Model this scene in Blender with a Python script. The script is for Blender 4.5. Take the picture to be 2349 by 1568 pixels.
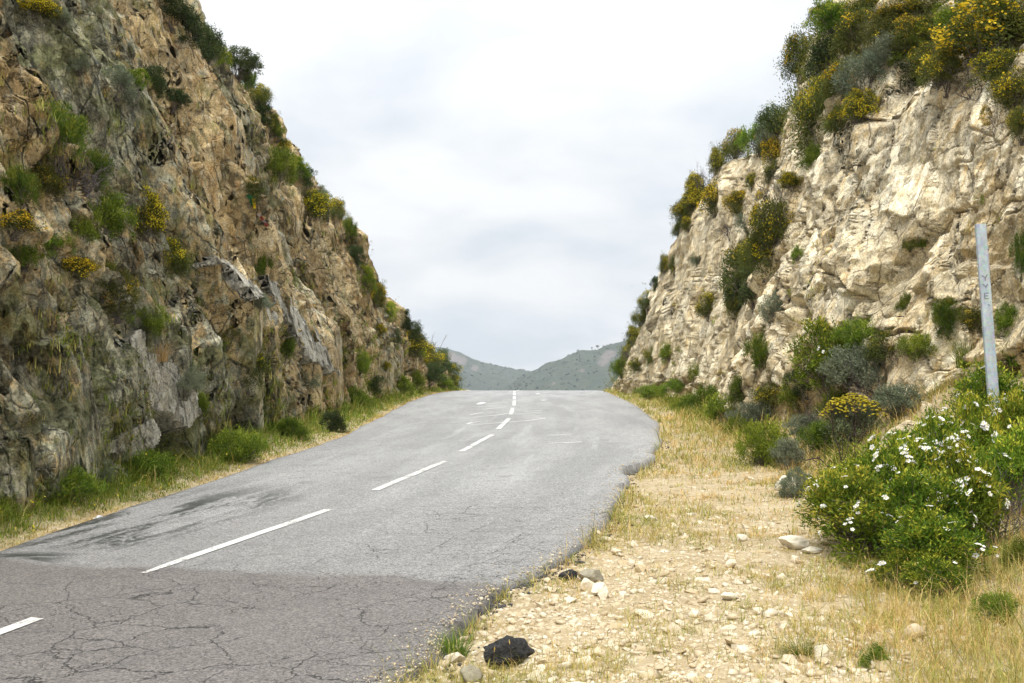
import bpy, bmesh, math
import numpy as np
from mathutils import Vector, Matrix
from mathutils.bvhtree import BVHTree

SC = bpy.context.scene
COL = SC.collection
for o in list(bpy.data.objects):
    bpy.data.objects.remove(o)

# ------------------------------------------------------------------ camera
F_PX, W_PX, H_PX = 2700.0, 2349.0, 1568.0
CX, CY = W_PX / 2, H_PX / 2
PITCH = math.atan((894 - CY) / F_PX)
EYE = np.array([0.0, 0.0, 1.7])
cam_d = bpy.data.cameras.new('camera')
cam = bpy.data.objects.new('camera', cam_d)
COL.objects.link(cam)
cam.location = EYE
cam.rotation_euler = (math.pi / 2 + PITCH, 0, 0)
cam_d.sensor_width = 36.0
cam_d.lens = 36.0 * F_PX / W_PX
cam_d.clip_start = 0.1
cam_d.clip_end = 20000.0
SC.camera = cam

# ------------------------------------------------------------------ sky, sun, exposure
SUN_EL, SUN_AZ = math.radians(56), math.radians(-160)     # azimuth from +Y towards +X: behind and to the left
world = bpy.data.worlds.new('World')
SC.world = world
world.use_nodes = True
wn = world.node_tree
wn.nodes.clear()
def wnode(t, **kw):
    n = wn.nodes.new(t)
    for k, v in kw.items():
        setattr(n, k, v)
    return n
w_out = wnode('ShaderNodeOutputWorld')
w_sky = wnode('ShaderNodeTexSky', sky_type='NISHITA', sun_disc=False, sun_elevation=SUN_EL, sun_rotation=SUN_AZ)
w_sky.air_density = 1.0
w_sky.dust_density = 3.0
w_bg1 = wnode('ShaderNodeBackground')
w_bg1.inputs['Strength'].default_value = 0.09
wn.links.new(w_sky.outputs['Color'], w_bg1.inputs['Color'])
# overcast layer: cloud noise on a flat ceiling seen from below
w_tc = wnode('ShaderNodeTexCoord')
w_sep = wnode('ShaderNodeSeparateXYZ')
wn.links.new(w_tc.outputs['Generated'], w_sep.inputs[0])
w_abs = wnode('ShaderNodeMath', operation='MAXIMUM')
wn.links.new(w_sep.outputs['Z'], w_abs.inputs[0]); w_abs.inputs[1].default_value = 0.0
w_zp = wnode('ShaderNodeMath', operation='ADD'); w_zp.inputs[1].default_value = 0.24
wn.links.new(w_abs.outputs[0], w_zp.inputs[0])
w_dx = wnode('ShaderNodeMath', operation='DIVIDE'); w_dy = wnode('ShaderNodeMath', operation='DIVIDE')
wn.links.new(w_sep.outputs['X'], w_dx.inputs[0]); wn.links.new(w_zp.outputs[0], w_dx.inputs[1])
wn.links.new(w_sep.outputs['Y'], w_dy.inputs[0]); wn.links.new(w_zp.outputs[0], w_dy.inputs[1])
w_cmb = wnode('ShaderNodeCombineXYZ')
wn.links.new(w_dx.outputs[0], w_cmb.inputs[0]); wn.links.new(w_dy.outputs[0], w_cmb.inputs[1])
w_n1 = wnode('ShaderNodeTexNoise')
w_n1.inputs['Scale'].default_value = 1.55; w_n1.inputs['Detail'].default_value = 6.0
w_n1.inputs['Roughness'].default_value = 0.50; w_n1.inputs['Distortion'].default_value = 0.15
wn.links.new(w_cmb.outputs[0], w_n1.inputs['Vector'])
w_rmp = wnode('ShaderNodeValToRGB')
w_rmp.color_ramp.elements[0].position = 0.36
w_rmp.color_ramp.elements[0].color = (0.70, 0.755, 0.815, 1)
w_rmp.color_ramp.elements[1].position = 0.56
w_rmp.color_ramp.elements[1].color = (1.0, 1.0, 0.995, 1)
wn.links.new(w_n1.outputs['Fac'], w_rmp.inputs[0])
w_bg2 = wnode('ShaderNodeBackground')
w_pow = wnode('ShaderNodeMath', operation='POWER'); w_pow.inputs[1].default_value = 2.0
wn.links.new(w_abs.outputs[0], w_pow.inputs[0])
w_lum = wnode('ShaderNodeMath', operation='MULTIPLY_ADD')          # overcast sky: the zenith is about three times as bright as the horizon
wn.links.new(w_pow.outputs[0], w_lum.inputs[0]); w_lum.inputs[1].default_value = 0.585 * 2.1; w_lum.inputs[2].default_value = 0.585
wn.links.new(w_lum.outputs[0], w_bg2.inputs['Strength'])
wn.links.new(w_rmp.outputs[0], w_bg2.inputs['Color'])
w_mix = wnode('ShaderNodeMixShader')
w_mix.inputs[0].default_value = 0.93
wn.links.new(w_bg1.outputs[0], w_mix.inputs[1]); wn.links.new(w_bg2.outputs[0], w_mix.inputs[2])
wn.links.new(w_mix.outputs[0], w_out.inputs['Surface'])

sun_d = bpy.data.lights.new('sun', 'SUN')
sun_d.energy = 1.5
sun_d.angle = math.radians(10)
sun_d.color = (1.0, 0.95, 0.87)
sun = bpy.data.objects.new('sun', sun_d)
COL.objects.link(sun)
to_sun = Vector((math.sin(SUN_AZ) * math.cos(SUN_EL), math.cos(SUN_AZ) * math.cos(SUN_EL), math.sin(SUN_EL)))
sun.rotation_euler = to_sun.to_track_quat('Z', 'Y').to_euler()
sun.location = to_sun * 60

SC.view_settings.view_transform = 'Standard'
SC.view_settings.look = 'None'
SC.view_settings.gamma = 1.0
SC.view_settings.exposure = 0.80
SC.render.engine = 'CYCLES'
SC.cycles.use_denoising = True
SC.cycles.max_bounces = 6
SC.cycles.diffuse_bounces = 3
SC.cycles.volume_bounces = 0
SC.cycles.use_adaptive_sampling = True
SC.cycles.adaptive_threshold = 0.025

# ------------------------------------------------------------------ numpy helpers
def _h(ix, iy, iz, seed):
    n = (ix.astype(np.int64) * 374761393 + iy.astype(np.int64) * 668265263 + iz.astype(np.int64) * 2147483647 + seed * 1274126177) & 0xffffffff
    n = ((n ^ (n >> 13)) * 1274126177) & 0xffffffff
    n = ((n ^ (n >> 16)) * 2246822519) & 0xffffffff
    return ((n ^ (n >> 15)) & 0xffffff) / float(0xffffff)
def vnoise(p, seed=0):
    i = np.floor(p); f = p - i
    f = f * f * (3 - 2 * f)
    x, y, z = i[:, 0], i[:, 1], i[:, 2]
    out = 0
    for a in (0, 1):
        wa = f[:, 0] if a else 1 - f[:, 0]
        for b in (0, 1):
            wb = f[:, 1] if b else 1 - f[:, 1]
            for c in (0, 1):
                wc = f[:, 2] if c else 1 - f[:, 2]
                out = out + wa * wb * wc * _h(x + a, y + b, z + c, seed)
    return out
def fbm(p, oct=4, seed=0, gain=0.5):
    s = 0; a = 1.0; t = 0
    for k in range(oct):
        s = s + a * (vnoise(p * (2.03 ** k) + 17.3 * k, seed + k) - 0.5)
        t += a; a *= gain
    return s / t * 2
def worley(p, seed=0):
    """nearest cell centre offset, F1, F2 and three random numbers of that cell"""
    i = np.floor(p)
    n = len(p)
    f1 = np.full(n, 9.0); f2 = np.full(n, 9.0)
    best = np.zeros((n, 3)); cell = np.zeros((n, 3))
    for a in (-1, 0, 1):
        for b in (-1, 0, 1):
            for c in (-1, 0, 1):
                cx, cy, cz = i[:, 0] + a, i[:, 1] + b, i[:, 2] + c
                q = np.stack([cx + _h(cx, cy, cz, seed), cy + _h(cx, cy, cz, seed + 1), cz + _h(cx, cy, cz, seed + 2)], 1)
                d = np.sqrt(((q - p) ** 2).sum(1))
                m = d < f1
                f2 = np.where(m, f1, np.minimum(f2, d))
                f1 = np.where(m, d, f1)
                best[m] = q[m]
                cell[m, 0] = cx[m]; cell[m, 1] = cy[m]; cell[m, 2] = cz[m]
    r = [_h(cell[:, 0], cell[:, 1], cell[:, 2], seed + 10 + k) for k in range(4)]
    return p - best, f1, f2, r
def facets(p, seed, off, tx, ty, soft):
    """broken plane faces: each cell has its own offset and tilt; the risers between cells are ramps of width soft, not cliffs of one grid step"""
    i = np.floor(p)
    n = len(p)
    d1 = np.full(n, 9.0); d2 = np.full(n, 9.0)
    v1 = np.zeros(n); v2 = np.zeros(n); rid = np.zeros(n)
    for a in (-1, 0, 1):
        for b in (-1, 0, 1):
            for c in (-1, 0, 1):
                cx, cy, cz = i[:, 0] + a, i[:, 1] + b, i[:, 2] + c
                qx = cx + _h(cx, cy, cz, seed); qy = cy + _h(cx, cy, cz, seed + 1); qz = cz + _h(cx, cy, cz, seed + 2)
                d = np.sqrt((qx - p[:, 0]) ** 2 + (qy - p[:, 1]) ** 2 + (qz - p[:, 2]) ** 2)
                hr = _h(cx, cy, cz, seed + 10)
                v = off * (hr - 0.5) + tx * (p[:, 0] - qx) * (_h(cx, cy, cz, seed + 11) - 0.38) + ty * (p[:, 1] - qy) * (_h(cx, cy, cz, seed + 12) - 0.5)
                m1 = d < d1
                m2 = (~m1) & (d < d2)
                v2 = np.where(m1, v1, np.where(m2, v, v2)); d2 = np.where(m1, d1, np.where(m2, d, d2))
                v1 = np.where(m1, v, v1); d1 = np.where(m1, d, d1)
                rid = np.where(m1, _h(cx, cy, cz, seed + 13), rid)
    w = 0.5 + 0.5 * np.clip((d2 - d1) / soft, 0, 1)
    return v1 * w + v2 * (1 - w), d2 - d1, rid
def smooth(a, b, x):
    t = np.clip((x - a) / (b - a), 0, 1)
    return t * t * (3 - 2 * t)
def unit(v):
    return v / np.maximum(np.linalg.norm(v, axis=-1, keepdims=True), 1e-9)

def mesh_from(name, verts, faces, smooth_sh=False, attrs=None):
    """faces: one (m,k) array or a list of such arrays"""
    if not isinstance(faces, (list, tuple)):
        faces = [faces]
    faces = [np.asarray(f, np.int32) for f in faces if len(f)]
    me = bpy.data.meshes.new(name)
    verts = np.asarray(verts, np.float32)
    me.vertices.add(len(verts))
    me.vertices.foreach_set('co', verts.ravel())
    nl = sum(f.size for f in faces); npoly = sum(len(f) for f in faces)
    me.loops.add(nl)
    me.loops.foreach_set('vertex_index', np.concatenate([f.ravel() for f in faces]))
    me.polygons.add(npoly)
    tot = np.concatenate([np.full(len(f), f.shape[1], np.int32) for f in faces])
    st = np.concatenate([[0], np.cumsum(tot)[:-1]]).astype(np.int32)
    me.polygons.foreach_set('loop_start', st)
    if smooth_sh:
        me.polygons.foreach_set('use_smooth', np.ones(npoly, bool))
    me.update(calc_edges=True)
    for k, v in (attrs or {}).items():
        a = me.attributes.new(k, 'FLOAT', 'POINT')
        a.data.foreach_set('value', np.asarray(v, np.float32))
    me.validate()
    return me
def link(name, me, mat=None, parent=None, label=None, cat=None, group=None, kind=None):
    o = bpy.data.objects.new(name, me)
    COL.objects.link(o)
    if mat is not None and me is not None and not me.materials:
        me.materials.append(mat)
    if parent is not None:
        o.parent = parent
    tag(o, label, cat, group, kind)
    return o
def tag(o, label=None, cat=None, group=None, kind=None):
    if label: o['label'] = label
    if cat: o['category'] = cat
    if group: o['group'] = group
    if kind: o['kind'] = kind
    return o
def grid_faces(nr, nc):
    i = np.arange(nr * nc).reshape(nr, nc)
    return np.stack([i[:-1, :-1].ravel(), i[:-1, 1:].ravel(), i[1:, 1:].ravel(), i[1:, :-1].ravel()], 1)

def ray(x, y):
    a = (x - CX) / F_PX; b = -(y - CY) / F_PX
    return np.array([a, math.cos(PITCH) - b * math.sin(PITCH), math.sin(PITCH) + b * math.cos(PITCH)])
def at(x, y, d):
    r = ray(x, y)
    return EYE + r * d / r[1]

# ------------------------------------------------------------------ materials
def new_mat(name):
    m = bpy.data.materials.new(name)
    m.use_nodes = True
    nt = m.node_tree
    b = nt.nodes['Principled BSDF']
    return m, nt, b
class N:
    """small node writer"""
    def __init__(s, nt): s.nt = nt
    def _in(s, sock, v):
        if v is None: return
        if hasattr(v, 'links'): s.nt.links.new(v, sock)
        elif isinstance(v, (tuple, list)) and len(v) == 3 and sock.type == 'RGBA': sock.default_value = (*v, 1)
        else: sock.default_value = v
    def coord(s):
        return s.nt.nodes.new('ShaderNodeTexCoord').outputs['Object']
    def uv(s):
        return s.nt.nodes.new('ShaderNodeTexCoord').outputs['UV']
    def attr(s, name, out='Fac'):
        n = s.nt.nodes.new('ShaderNodeAttribute'); n.attribute_name = name
        return n.outputs[out]
    def objrand(s):
        return s.nt.nodes.new('ShaderNodeObjectInfo').outputs['Random']
    def map(s, v, scale=(1, 1, 1), rot=(0, 0, 0), loc=(0, 0, 0), kind='POINT'):
        n = s.nt.nodes.new('ShaderNodeMapping'); n.vector_type = kind
        n.inputs['Scale'].default_value = scale; n.inputs['Rotation'].default_value = rot; n.inputs['Location'].default_value = loc
        s._in(n.inputs['Vector'], v)
        return n.outputs[0]
    def noise(s, v, scale, detail=4.0, rough=0.55, dist=0.0, out='Fac'):
        n = s.nt.nodes.new('ShaderNodeTexNoise')
        n.inputs['Scale'].default_value = scale; n.inputs['Detail'].default_value = detail
        n.inputs['Roughness'].default_value = rough; n.inputs['Distortion'].default_value = dist
        s._in(n.inputs['Vector'], v)
        return n.outputs[out]
    def voro(s, v, scale, feature='F1', out='Distance'):
        n = s.nt.nodes.new('ShaderNodeTexVoronoi'); n.feature = feature
        n.inputs['Scale'].default_value = scale
        s._in(n.inputs['Vector'], v)
        return n.outputs[out]
    def math(s, op, a, b=0.0, clamp=False):
        n = s.nt.nodes.new('ShaderNodeMath'); n.operation = op; n.use_clamp = clamp
        s._in(n.inputs[0], a); s._in(n.inputs[1], b)
        return n.outputs[0]
    def step(s, v, lo, hi, a=0.0, b=1.0):
        n = s.nt.nodes.new('ShaderNodeMapRange'); n.interpolation_type = 'SMOOTHSTEP'
        s._in(n.inputs['Value'], v)
        n.inputs['From Min'].default_value = lo; n.inputs['From Max'].default_value = hi
        n.inputs['To Min'].default_value = a; n.inputs['To Max'].default_value = b
        return n.outputs[0]
    def mix(s, f, a, b, blend='MIX'):
        n = s.nt.nodes.new('ShaderNodeMix'); n.data_type = 'RGBA'; n.blend_type = blend
        s._in(n.inputs[0], f); s._in(n.inputs[6], a); s._in(n.inputs[7], b)
        return n.outputs[2]
    def sep(s, v):
        n = s.nt.nodes.new('ShaderNodeSeparateXYZ'); s._in(n.inputs[0], v)
        return n.outputs
    def bump(s, h, strength=0.5, dist=0.05, normal=None):
        n = s.nt.nodes.new('ShaderNodeBump')
        n.inputs['Strength'].default_value = strength; n.inputs['Distance'].default_value = dist
        s._in(n.inputs['Height'], h); s._in(n.inputs['Normal'], normal)
        return n.outputs[0]

def rock_material(name, tan, brown, grey, dark, pale, rust, streak=0.6, moss=0.0, sharp=1.0):
    m, nt, b = new_mat(name); k = N(nt)
    c = k.coord()
    d = k.map(c, rot=(math.radians(-59), 0, 0), scale=(1.0, 2.6, 0.85), kind='TEXTURE')
    n1 = k.noise(d, 0.9, 4, 0.6, 0.4)
    n2 = k.noise(c, 3.1, 4, 0.62, 0.3)
    n3 = k.noise(d, 9.0, 5, 0.6)
    n4 = k.noise(c, 42.0, 3, 0.65)
    blk = k.attr('blk')
    col = k.mix(k.step(n1, 0.40, 0.62), tan, brown)
    col = k.mix(k.math('MULTIPLY', k.step(n2, 0.50, 0.70), 0.75), col, rust)
    col = k.mix(k.math('MULTIPLY', k.step(n3, 0.46, 0.64), 0.55), col, pale)
    # grey lichen crust: by zone and noise
    lz = k.attr('lichen')
    lf = k.math('ADD', k.math('MULTIPLY', n3, 0.7), k.math('MULTIPLY', n2, 0.6))
    lf = k.math('ADD', lf, k.math('MULTIPLY', lz, 0.34))
    col = k.mix(k.math('MULTIPLY', k.step(lf, 0.74, 0.93), 0.88), col, grey)
    lf2 = k.math('ADD', k.noise(d, 16.0, 4, 0.7), k.math('MULTIPLY', lz, 0.17))
    col = k.mix(k.math('MULTIPLY', k.step(lf2, 0.60, 0.70), 0.75), col, dark)
    # dark weathering streaks that run down the bedding
    d6 = k.map(c, rot=(math.radians(-59), 0, 0), scale=(0.7, 9.0, 0.55), kind='TEXTURE')
    st = k.math('ADD', k.noise(d6, 3.2, 5, 0.65, 0.2), k.math('MULTIPLY', lz, 0.07))
    col = k.mix(k.math('MULTIPLY', k.step(st, 0.57, 0.66), streak), col, dark)
    # pale clean faces
    col = k.mix(k.math('MULTIPLY', k.attr('pale'), k.step(k.noise(d, 7.0, 5, 0.65), 0.36, 0.58)), col, pale)
    if moss:
        col = k.mix(k.math('MULTIPLY', k.step(k.math('ADD', k.noise(c, 2.1, 5, 0.65), k.math('MULTIPLY', lz, 0.10)), 0.55, 0.66), moss), col, (0.15, 0.165, 0.05))
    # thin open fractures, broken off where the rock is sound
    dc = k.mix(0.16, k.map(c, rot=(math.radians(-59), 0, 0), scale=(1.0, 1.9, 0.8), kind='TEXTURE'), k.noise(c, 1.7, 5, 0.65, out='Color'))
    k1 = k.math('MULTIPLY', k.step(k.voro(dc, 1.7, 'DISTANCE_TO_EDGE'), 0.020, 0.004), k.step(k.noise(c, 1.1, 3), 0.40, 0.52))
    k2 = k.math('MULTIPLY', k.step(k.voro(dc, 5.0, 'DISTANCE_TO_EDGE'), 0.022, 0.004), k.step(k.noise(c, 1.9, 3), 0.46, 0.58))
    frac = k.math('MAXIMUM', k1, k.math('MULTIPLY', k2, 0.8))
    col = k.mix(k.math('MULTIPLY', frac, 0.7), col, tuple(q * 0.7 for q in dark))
    # joints between the blocks, mixed towards a darker tone
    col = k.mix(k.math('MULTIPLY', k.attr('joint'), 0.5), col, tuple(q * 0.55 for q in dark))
    # block to block tone and grain
    v = k.step(blk, 0.0, 1.0, 0.68, 1.26)
    v2 = k.step(n4, 0.25, 0.75, 0.60, 1.36)
    hs = nt.nodes.new('ShaderNodeVectorMath'); hs.operation = 'SCALE'
    nt.links.new(col, hs.inputs[0]); nt.links.new(k.math('MULTIPLY', v, v2), hs.inputs['Scale'])
    nt.links.new(hs.outputs[0], b.inputs['Base Color'])
    b.inputs['Roughness'].default_value = 0.9
    b.inputs['Specular IOR Level'].default_value = 0.10
    d4 = k.map(c, rot=(math.radians(-59), 0, 0), scale=(1.0, 4.0, 0.6), kind='TEXTURE')
    hgt = k.math('ADD', k.math('MULTIPLY', k.noise(c, 7.0, 6, 0.72), 0.8), k.math('MULTIPLY', k.noise(d4, 5.0, 5, 0.65), 0.8))
    # plane fracture faces: every cell of the rock is tilted its own way
    def tilt(vec, scale):
        vn = nt.nodes.new('ShaderNodeTexVoronoi'); vn.inputs['Scale'].default_value = scale
        nt.links.new(vec, vn.inputs['Vector'])
        s1 = nt.nodes.new('ShaderNodeVectorMath'); s1.operation = 'SUBTRACT'; nt.links.new(vec, s1.inputs[0]); nt.links.new(vn.outputs['Position'], s1.inputs[1])
        s2 = nt.nodes.new('ShaderNodeVectorMath'); s2.operation = 'SUBTRACT'; nt.links.new(vn.outputs['Color'], s2.inputs[0]); s2.inputs[1].default_value = (0.5, 0.5, 0.5)
        s3 = nt.nodes.new('ShaderNodeVectorMath'); s3.operation = 'DOT_PRODUCT'; nt.links.new(s1.outputs[0], s3.inputs[0]); nt.links.new(s2.outputs[0], s3.inputs[1])
        return s3.outputs['Value']
    dw = k.mix(0.08, k.map(c, rot=(math.radians(-59), 0, 0), scale=(1.0, 1.7, 0.9), kind='TEXTURE'), k.noise(c, 2.5, 3, out='Color'))
    nb = k.bump(k.math('MULTIPLY', tilt(dw, 2.0), 1.9 * sharp), 0.9, 1.0)
    nb = k.bump(k.math('MULTIPLY', tilt(dw, 5.5), 2.0 * sharp), 0.9, 1.0, nb)
    nb = k.bump(k.math('MULTIPLY', tilt(dw, 13.0), 1.4 * sharp), 0.8, 1.0, nb)
    hgt = k.math('SUBTRACT', hgt, k.math('MULTIPLY', frac, 0.6))
    nt.links.new(k.bump(hgt, 0.8, 0.05, nb), b.inputs['Normal'])
    return m
M_ROCKL = rock_material('left_rock', (0.64, 0.49, 0.255), (0.52, 0.365, 0.18), (0.42, 0.42, 0.31), (0.13, 0.135, 0.11), (0.80, 0.70, 0.49), (0.58, 0.33, 0.12), 0.5, 0.6)
M_ROCKR = rock_material('right_rock', (0.84, 0.71, 0.46), (0.77, 0.59, 0.32), (0.77, 0.68, 0.49), (0.52, 0.42, 0.27), (0.88, 0.81, 0.62), (0.70, 0.48, 0.20), 0.2, 0.0, 0.68)

def plain(name, col, rough=0.8, var=0.0, scale=20.0, metal=0.0, bump=0.0):
    m, nt, b = new_mat(name); k = N(nt)
    b.inputs['Roughness'].default_value = rough
    b.inputs['Metallic'].default_value = metal
    b.inputs['Specular IOR Level'].default_value = 0.3
    if var:
        n = k.noise(k.coord(), scale, 5, 0.6)
        col2 = tuple(c * (1 - var) for c in col)
        nt.links.new(k.mix(k.step(n, 0.3, 0.7), col, col2), b.inputs['Base Color'])
        if bump:
            nt.links.new(k.bump(n, bump, 0.02), b.inputs['Normal'])
    else:
        b.inputs['Base Color'].default_value = (*col, 1)
    return m
def leaf_material(name, dark, light, tip=None, rough=0.55, trans=0.25, gain=1.0):
    m, nt, b = new_mat(name); k = N(nt)
    t = k.attr('tint')
    dark = tuple(min(0.85, q * gain) for q in dark); light = tuple(min(0.85, q * gain) for q in light)
    col = k.mix(k.step(t, 0.0, 1.0), dark, light)
    if tip:
        col = k.mix(k.attr('tip'), col, tip)
    r = k.objrand()
    hs = nt.nodes.new('ShaderNodeHueSaturation')
    nt.links.new(k.step(r, 0, 1, 0.485, 0.515), hs.inputs['Hue'])
    nt.links.new(k.step(k.math('FRACT', k.math('MULTIPLY', r, 7.31)), 0, 1, 0.8, 1.2), hs.inputs['Value'])
    nt.links.new(col, hs.inputs['Color'])
    nt.links.new(hs.outputs[0], b.inputs['Base Color'])
    b.inputs['Roughness'].default_value = 0.7
    b.inputs['Specular IOR Level'].default_value = 0.12
    tr = nt.nodes.new('ShaderNodeBsdfTranslucent')
    nt.links.new(hs.outputs[0], tr.inputs['Color'])
    mx = nt.nodes.new('ShaderNodeMixShader'); mx.inputs[0].default_value = trans
    nt.links.new(b.outputs[0], mx.inputs[1]); nt.links.new(tr.outputs[0], mx.inputs[2])
    nt.links.new(mx.outputs[0], nt.nodes['Material Output'].inputs['Surface'])
    return m
# ------------------------------------------------------------------ road line and ground height
_S = [0, 1.33, 4.33, 5.67, 8.67, 10, 13, 14.33, 17.33, 18.67, 21.67, 23, 26, 27.33, 30.33, 31.67, 34.67, 36, 39]
CLX = np.array([-8.0, -2.815, -2.585, -1.748, -1.453, -0.869, -0.719, -0.323, -0.244, -0.057, -0.023, 0.016, 0.049, 0.066, 0.069, 0.075, 0.078, 0.084, 0.086, 0.092, 0.6, 3.0])
CLY = np.array([-13.0, 7.037, 8.325, 11.229, 12.526, 15.43, 16.717, 19.621, 20.938, 23.908, 25.235, 28.205, 29.521, 32.491, 33.808, 36.778, 38.105, 41.075, 42.391, 45.361, 55.0, 80.0])
ERY = np.array([-13, 3, 5.8, 6.76, 7.87, 8.58, 9.62, 10.97, 13.14, 15.64, 18.2, 22.6, 29.75, 37, 45, 55, 80])
ERX = np.array([-5.3, -1.3, -0.58, -0.31, -0.07, 0.21, 0.55, 0.91, 1.24, 1.71, 2.29, 2.81, 3.14, 3.3, 3.6, 4.1, 6.3])
ELY = np.array([-13, 3, 9.16, 10.97, 13.5, 15.9, 17, 19.5, 24.8, 32, 41, 47, 55, 80])
ELX = np.array([-9.9, -5.5, -3.96, -3.74, -3.37, -3.14, -2.97, -2.77, -2.7, -2.78, -2.64, -2.3, -1.7, 0.6])
_PC = np.array([1.19901774e-08, -1.53187312e-06, -5.01380710e-04, 6.23491589e-02, -7.56858175e-02])
def _zp(y): return np.polyval(_PC, y)
_z46 = float(_zp(46.0)); _s46 = float(np.polyval(np.polyder(_PC), 46.0)); _s5 = float(np.polyval(np.polyder(_PC), 5.0))
def zroad(y):
    y = np.asarray(y, float)
    z = _zp(np.clip(y, 5, 46))
    z = z + np.minimum(y - 5, 0) * _s5
    e = np.maximum(y - 46, 0)
    e1 = np.minimum(e, 25.0)
    z = z + _s46 * e1 - 0.0015 * e1 ** 2
    e2 = np.clip(e - 25, 0, 900)
    return z + (_s46 - 0.075) * e2
def edge_l(y): return np.interp(y, ELY, ELX)
def edge_r(y): return np.interp(y, ERY, ERX)
def ground_z(x, y, rough=True):
    x = np.asarray(x, float); y = np.asarray(y, float)
    zr = zroad(y)
    dr = x - edge_r(y); dl = edge_l(y) - x
    bs = np.interp(y, [4, 9, 13, 16, 19, 25, 50], [3.1, 2.8, 2.5, 2.0, 1.2, 0.9, 0.9])
    sl = np.interp(y, [4, 9, 13, 15, 19, 25, 50], [0.45, 0.45, 0.55, 0.62, 0.5, 0.28, 0.1])
    near = np.clip(dr, 0, 60)
    t = np.maximum(near - bs, 0)
    drop = np.interp(y, [4, 9, 12.5, 14, 16.5, 18, 30], [0.045, 0.05, 0.05, 0.11, 0.11, 0.05, 0.03])
    zr_r = zr - drop + 0.02 * np.minimum(near, 3) + sl * np.minimum(np.where(t < 0.6, t * t / 1.2, t - 0.3), 3.5)
    left = np.clip(dl, 0, 60)
    zr_l = zr - 0.03 + 0.17 * np.minimum(left, 1.6)
    z = np.where(dr > 0, zr_r, np.where(dl > 0, zr_l, zr - 0.13))
    inside = np.minimum(-dr, -dl)                     # > 0 under the road slab
    z = np.where((inside > 0) & (inside < 0.10), zr - 0.05 - 0.8 * inside, z) if not rough else z
    if rough:
        p = np.stack([x, y, np.zeros_like(x)], -1).reshape(-1, 3)
        n = (fbm(p * 1.1, 4, 5) * 0.05 + fbm(p * 7.0, 3, 9) * 0.014).reshape(x.shape)
        w = smooth(0.0, 0.35, np.maximum(dr, dl))
        z = z + n * w * np.where(y > 70, 0.0, 1.0)
    return z

# ground: one sheet from behind the camera to the far valley
def spaced(a, b, n, p): return a + (b - a) * np.linspace(0, 1, n) ** p
gx = np.concatenate([-spaced(10, 3000, 16, 3.0)[::-1], np.arange(-9.5, -5.0, 0.5), np.arange(-5.0, -1.5, 0.09), np.arange(-1.5, 5.5, 0.06), np.arange(5.5, 10, 0.25), spaced(10, 3000, 16, 3.0)])
gy = np.concatenate([np.arange(-12, 4, 1.0), 1 / np.linspace(1 / 4.0, 1 / 50.0, 270), spaced(52, 3600, 26, 2.6)])
GX, GY = np.meshgrid(gx, gy)
GZ = ground_z(GX, GY)
gv = np.stack([GX.ravel(), GY.ravel(), GZ.ravel()], 1)
m, nt, b = new_mat('verge_soil'); k = N(nt)
c = k.coord()
n1 = k.noise(c, 1.4, 6, 0.6); n2 = k.noise(c, 14, 6, 0.65); n3 = k.noise(c, 70, 4, 0.7)
col = k.mix(k.step(n1, 0.38, 0.62), (0.48, 0.385, 0.24), (0.39, 0.30, 0.17))
col = k.mix(k.step(n2, 0.45, 0.7), col, (0.66, 0.56, 0.38))
col = k.mix(k.math('MULTIPLY', k.step(n3, 0.5, 0.7), 0.6), col, (0.32, 0.23, 0.12))
nt.links.new(col, b.inputs['Base Color']); b.inputs['Roughness'].default_value = 0.95
nt.links.new(k.bump(k.math('ADD', n2, k.math('MULTIPLY', n3, 0.5)), 0.8, 0.03), b.inputs['Normal'])
M_SOIL = m
ground = link('ground', mesh_from('ground', gv, grid_faces(len(gy), len(gx)), True), M_SOIL, kind='structure')
tag(ground, label='sandy dry verge and hillside ground either side of the road')

# ------------------------------------------------------------------ road
m, nt, b = new_mat('asphalt'); k = N(nt)
uv = k.uv()                                             # u: metres from centre line, v: metres along
us, vs, _ = k.sep(uv)
warp = k.noise(uv, 0.8, 4)
wv = k.math('ADD', vs, k.math('MULTIPLY', warp, 1.3))
base = k.mix(k.step(k.noise(k.map(uv, scale=(1.0, 0.18, 1)), 1.3, 6, 0.6), 0.35, 0.68), (0.245, 0.245, 0.24), (0.325, 0.324, 0.316))
streak = k.noise(k.map(uv, scale=(2.6, 0.16, 1)), 1.0, 6, 0.6, 0.6)
base = k.mix(k.math('MULTIPLY', k.step(streak, 0.54, 0.70), 0.6), base, (0.38, 0.38, 0.375))
# older brownish surface in front of the seam
old = k.step(k.math('ADD', k.math('ADD', vs, k.math('MULTIPLY', k.math('ADD', warp, -0.5), 0.7)), k.math('MULTIPLY', us, 0.22)), 8.64, 8.46)
base = k.mix(k.step(vs, 14.0, 8.6, 0.0, 0.6), base, (0.205, 0.20, 0.192))
base = k.mix(old, base, k.mix(k.noise(uv, 1.7, 4), (0.135, 0.124, 0.115), (0.185, 0.171, 0.16)))
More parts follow.
